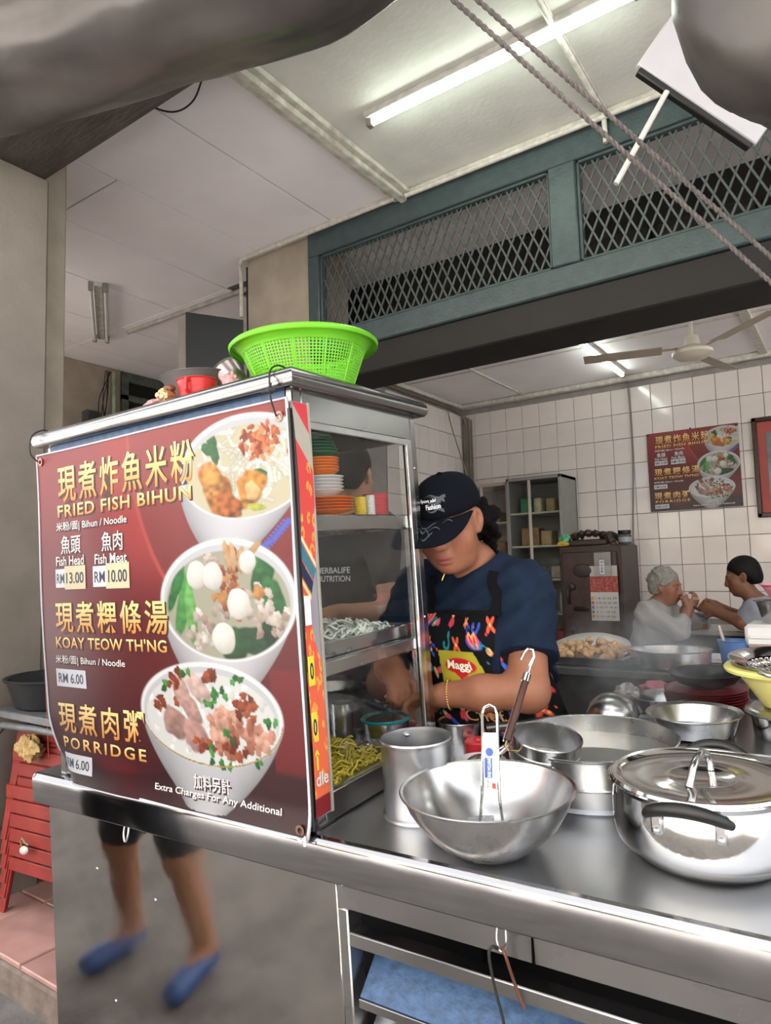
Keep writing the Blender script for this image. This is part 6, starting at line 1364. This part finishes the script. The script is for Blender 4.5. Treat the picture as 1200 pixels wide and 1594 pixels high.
# ---------------------------------------------------------------- other people
def figure(label, loc, J, head, skin, shirt, trouser, hairfn, h=.0075, sleeve=.75, tr_len=1.0, hands=(), belly=.0, shirt_z=None, shoe=None, lip=None):
    t = thing('person', label, 'person', loc); iv = t.matrix_world.inverted()
    def rl(o): o.matrix_parent_inverse = iv; return o
    pts = [Vector(p) for p in J.values()]+[Vector(head[0])]; lo = [min(p[i] for p in pts)-.2 for i in range(3)]; hi = [max(p[i] for p in pts)+.2 for i in range(3)]
    J = {k: Vector(p) for k, p in J.items()}; c, yaw, pitch, roll_, s = head; c = Vector(c)
    mid_s = (J['shL']+J['shR'])/2; mid_h = (J['hipL']+J['hipR'])/2; ax = (J['shL']-J['shR']).normalized(); up = (mid_s-mid_h).normalized(); fw = ax.cross(up).normalized(); Rt = Matrix((ax, up.cross(ax).normalized(), up)).transposed()
    def trunk(F, e):
        F.ell(mid_s.lerp(mid_h, .30), (.165+e, .105+e, .21+e), .05, Rt); F.ell(mid_s.lerp(mid_h, .68), (.150+e+belly*.5, .105+e+belly, .19+e), .05, Rt); F.ell(mid_h, (.165+e, .12+e, .13+e), .05, Rt); F.cap(J['shL'], J['shR'], .062+e, .062+e, .04)
        F.cap(mid_s, mid_s+up*.05, .075+e, .06+e, .04)
    F = Field(lo, hi, h); trunk(F, 0)
    for q in 'LR':
        limb(F, [J['sh'+q], J['el'+q], J['wr'+q]], [.052, .043, .030]); limb(F, [J['hip'+q], J['kn'+q], J['an'+q]], [.082, .058, .038], .04)
        a = J['an'+q]; fdir = J.get('toe'+q); fdir = (fdir-a) if fdir is not None else Vector((0, -.16, 0)); F.cap(a+Vector((0, 0, -.03)), a+fdir+Vector((0, 0, -.05)), .036, .028, .03)
    F.cap(mid_s+up*.02, c+Vector((0, 0, -.05)), .055, .052, .03); Wh, Rh = add_head(F, c, yaw, pitch, roll_, s)
    for q, dr, pn, cu, th in hands: add_hand(F, J['wr'+q], dr, pn, 1.0, cu, .1, th)
    rl(body_obj(F, 'body', skin_mat('skin_'+label.split()[0]), t, lambda V: head_colors(V, Wh, Rh, c, s, skin, np.array(skin)*np.array([.85, .6, .6]) if lip is None else lip, BLACKH)))
    G = Field(lo, hi, h); trunk(G, .014)
    for q in 'LR': G.cap(J['sh'+q], J['sh'+q].lerp(J['el'+q], min(1, sleeve)), .068, .064, .04); 
    if sleeve > 1:
        for q in 'LR': G.cap(J['el'+q], J['el'+q].lerp(J['wr'+q], sleeve-1), .060, .05, .03)
    G.wrinkle(lambda X, Y, Z: .0055*np.sin(42*(Z+.6*X)+5*np.sin(8*Y+5*X))+.002*np.sin(70*X+20*Z))
    G.ell(mid_s+up*.10+fw*.0, (.075, .075, .07), .01, op='s'); G.cut(mid_h-up*.06, -up)
    sh = rl(body_obj(G, 'shirt', shirt, t))
    T = Field(lo, hi, h); T.ell(mid_h, (.175, .13, .12), .05, Rt)
    for q in 'LR':
        T.cap(J['hip'+q], J['hip'+q].lerp(J['kn'+q], min(1, tr_len)), .098, .085, .04)
        if tr_len > 1: T.cap(J['kn'+q], J['kn'+q].lerp(J['an'+q], tr_len-1), .075, .06, .03)
    rl(body_obj(T, 'trousers', trouser, t))
    for q in 'LR':
        a = J['an'+q]; fdir = J.get('toe'+q); fdir = (fdir-a) if fdir is not None else Vector((0, -.16, 0)); S2 = Field(np.minimum(a, a+fdir)-np.array((.09, .09, .1)), np.maximum(a, a+fdir)+np.array((.09, .09, .05)), h*.8); S2.cap(a+Vector((0, 0, -.045)), a+fdir*1.05+Vector((0, 0, -.055)), .044, .040, .03); S2.cut((a.x, a.y, a.z-.012), (0, 0, 1)); S2.cut((a.x, a.y, a.z-.098), (0, 0, -1)); rl(body_obj(S2, 'shoe', shoe or m_black, t))
    H = Field(c-Vector((.15, .15, .17)), c+Vector((.15, .15, .18)), h*.7); hairfn(H, Wh, Rh, s); return t, rl, Wh, Rh, H, sh
def short_hair(nape=-.05, vol=.006, puff=0):
    def fn(H, W_, R_, s):
        H.ell(W_((0, .022, .040)), [q*s for q in (.078+vol, .095+vol, .088+vol)], .01, R_); H.ell(W_((0, .06, -.01)), [q*s for q in (.070+vol, .055+vol, .075)], .02, R_)
        if puff:
            random.seed(3)
            for i in range(60):
                a, b = random.uniform(0, 6.28), random.uniform(-.2, 1.3); H.ell(W_((math.cos(a)*math.cos(b)*.082, .03+math.sin(a)*math.cos(b)*.092, .035+math.sin(b)*.09)), [.016*s]*3, .01)
        H.ell(W_((0, -.085, -.035)), [q*s for q in (.11, .085, .095)], .012, R_, 's'); H.ell(W_((0, .0, -.16)), [q*s for q in (.12, .16, .10)], .012, R_, 's')
    return fn
# elderly woman seated, profile to the right, eating
yw = 4.95
res = figure('white haired woman in a white blouse eating at the stone table', (-1.30, yw, .2), dict(
    shL=(-1.16, yw+.16, 1.165), shR=(-1.20, yw-.16, 1.165), elL=(-1.00, yw+.20, 1.06), elR=(-1.01, yw-.17, 1.05), wrL=(-1.00, yw+.02, 1.17), wrR=(-.965, yw-.06, 1.175),
    hipL=(-1.30, yw+.09, .70), hipR=(-1.30, yw-.09, .70), knL=(-.93, yw+.10, .68), knR=(-.93, yw-.13, .69), anL=(-.95, yw+.10, .29), anR=(-.95, yw-.12, .29), toeL=(-.81, yw+.10, .29), toeR=(-.81, yw-.12, .29)),
    ((-1.105, yw-.01, 1.335), 82, 12, 0, .98), srgb('#8f6450'), mat('white_blouse', '#a09d9a', .8, var=.12, scale=30, bump=.15, bscale=80), mat('skirt_grey', '#6a625e', .8), short_hair(puff=1), .0065, 1.5, 1.0,
    hands=(('L', (.35, -.5, .5), (-.5, -.3, 0), .7, -1), ('R', (.4, .3, .6), (-.5, .3, .1), .7, 1)))
t, rl, Wh, Rh, H, sh = res; rl(body_obj(H, 'hair', mat('grey_hair', '#8d8982', .6, var=.35, scale=60, bump=.5, bscale=120), t))
cs = thing('chopsticks', 'pair of chopsticks held by the white haired woman', 'chopsticks', (-.955, yw-.05, 1.245))
for i, dz in enumerate((0, .006)): MB().tube([(-.04, .01, -.002+dz), (.10, -.02, .010+dz*2)], .0025, 6).build('stick', mat('stick_pale', '#c9b9a0', .5), cs)
# seated man with a phone, profile to the left
ym = 4.95
res = figure('dark haired man in a pale shirt looking at a phone', (-.42, ym, .2), dict(
    shL=(-.56, ym-.17, 1.18), shR=(-.53, ym+.17, 1.18), elL=(-.625, ym-.19, 1.115), elR=(-.64, ym+.14, 1.11), wrL=(-.79, ym-.09, 1.17), wrR=(-.775, ym+.03, 1.185),
    hipL=(-.42, ym-.09, .70), hipR=(-.42, ym+.09, .70), knL=(-.70, ym-.11, .60), knR=(-.70, ym+.11, .60), anL=(-.58, ym-.11, .29), anR=(-.58, ym+.11, .29), toeL=(-.72, ym-.11, .29), toeR=(-.72, ym+.11, .29)),
    ((-.632, ym-.02, 1.395), -84, 16, 0, .98), srgb('#75503c'), mat('pale_shirt', '#858a94', .8, var=.1), mat('trouser_black'), short_hair(), .0065, .45, 1.8,
    hands=(('L', (-.85, .25, .35), (.1, .9, -.2), .8, 1), ('R', (-.85, -.15, .35), (.1, -.9, -.2), .8, -1)))
t, rl, Wh, Rh, H, sh = res; rl(body_obj(H, 'hair', mat('black_hair', '#070606', .6, spec=.2, var=.2, bump=.3, bscale=160), t))
ph = MB().box(-.006, .006, -.035, .035, 0, .14, .004); tag(place(ph.build('mobile_phone', m_black), (-.885, ym-.035, 1.17), rot=(0, -55, 0)), "black mobile phone in the seated man's hands", 'phone')
# man standing behind the cabinet, back to the street
res = figure('man in a dark grey shirt standing behind the glass cabinet', (-1.80, 2.33, .2), dict(
    shL=(-1.99, 2.30, 1.66), shR=(-1.60, 2.28, 1.66), elL=(-2.07, 2.34, 1.25), elR=(-1.50, 2.18, 1.34), wrL=(-2.05, 2.45, 1.05), wrR=(-1.62, 2.02, 1.345),
    hipL=(-1.88, 2.36, 1.08), hipR=(-1.70, 2.36, 1.08), knL=(-1.90, 2.35, .64), knR=(-1.70, 2.35, .64), anL=(-1.90, 2.38, .295), anR=(-1.69, 2.38, .295), toeL=(-1.92, 2.53, .295), toeR=(-1.68, 2.53, .295)),
    ((-1.745, 2.27, 1.90), 195, 8, 0, 1.1), srgb('#a87a5e'), mat('charcoal_shirt', '#222428', .85, var=.1), mat('trouser_black'), short_hair(), .0085, .6, 1.9,
    hands=(('R', (-.8, -.5, -.05), (-.2, .3, -.9), .5, 1),))
t, rl, Wh, Rh, H, sh = res; rl(body_obj(H, 'hair', mat('black_hair'), t))
def back_pt(a, b): return (a, 2.155+.25*(a+1.79)**2, b)
for s_, z0, z1, xa, xb in (('HERBALIFE', 1.492, 1.515, -1.845, -1.675), ('NUTRITION', 1.458, 1.481, -1.845, -1.675)):
    o = text_in(s_, xa, xb, z0, z1, back_pt, 'shirt_lettering', mat('print_silver', '#b5b7ba', .5), sh, .012)
t = thing('pink_bowl', 'pink plastic bowl in the hand of the man behind the glass', 'bowl', (-1.735, 1.93, 1.31)); link('bowl_body', bowl_me('pink_bowl_body', .055, .04, mat('dull_pink_plastic', '#a06a68', .4)), None, t, 60)
# customer on the street, seen mirrored in the cart's front panel
res = figure('customer in shorts and blue shoes mirrored in the cart front', (-2.120, 0.750, .09), dict(
    shL=(-1.880, 0.700, 1.42), shR=(-2.280, 0.700, 1.42), elL=(-1.84, .66, 1.15), elR=(-2.33, .66, 1.15), wrL=(-1.90, .62, .92), wrR=(-2.30, .62, .92),
    hipL=(-1.980, 0.720, .90), hipR=(-2.180, 0.720, .90), knL=(-1.950, 0.750, .52), knR=(-2.250, 0.770, .52), anL=(-1.930, 0.700, .185), anR=(-2.280, 0.730, .185), toeL=(-1.900, 0.850, .185), toeR=(-2.300, 0.880, .185)),
    ((-2.080, 0.740, 1.66), 180, 6, 0, 1.0), srgb('#a87a5e'), mat('tshirt_white', '#b9bcc2', .8), mat('shorts_dark', '#2b2f33', .8), short_hair(), .009, .6, .85, shoe=mat('blue_rubber', '#2f4f86', .5),
    hands=(('L', (0, .05, -.9), (-.9, 0, 0), .4, 1), ('R', (0, .05, -.9), (.9, 0, 0), .4, -1)))
t, rl, Wh, Rh, H, sh = res; rl(body_obj(H, 'hair', mat('black_hair'), t))
# ================================================================ steam rising from the stock pot
st_ = MB().ell((0, 0, 0), (.26, .22, .20), 24, 14).build('steam', None, None, 180); st_.location = (-.55, 2.12, 1.22)
tag(st_, 'pale steam drifting up behind the stock pot', 'steam', kind='stuff')
vm = bpy.data.materials.new('steam_volume'); vm.use_nodes = True; N = vm.node_tree.nodes; Lk = vm.node_tree.links; N.clear()
out = N.new('ShaderNodeOutputMaterial'); pv = N.new('ShaderNodeVolumeScatter'); pv.inputs['Color'].default_value = (.95, .95, .95, 1)
tc = N.new('ShaderNodeTexCoord'); nz = N.new('ShaderNodeTexNoise'); nz.inputs['Scale'].default_value = 9; nz.inputs['Detail'].default_value = 3; Lk.new(tc.outputs['Object'], nz.inputs['Vector'])
mp = N.new('ShaderNodeMapping'); mp.inputs['Scale'].default_value = (1/.26, 1/.22, 1/.20); Lk.new(tc.outputs['Object'], mp.inputs[0])
ln = N.new('ShaderNodeVectorMath'); ln.operation = 'LENGTH'; Lk.new(mp.outputs[0], ln.inputs[0])
fo_ = N.new('ShaderNodeMapRange'); fo_.inputs['From Min'].default_value = 1; fo_.inputs['From Max'].default_value = .1; Lk.new(ln.outputs['Value'], fo_.inputs['Value'])
nr_ = N.new('ShaderNodeMapRange'); nr_.inputs['From Min'].default_value = .42; nr_.inputs['From Max'].default_value = .75; nr_.inputs['To Max'].default_value = 14; Lk.new(nz.outputs['Fac'], nr_.inputs['Value'])
mu = N.new('ShaderNodeMath'); mu.operation = 'MULTIPLY'; Lk.new(fo_.outputs[0], mu.inputs[0]); Lk.new(nr_.outputs[0], mu.inputs[1]); Lk.new(mu.outputs[0], pv.inputs['Density']); Lk.new(pv.outputs[0], out.inputs['Volume'])
st_.data.materials.append(vm)
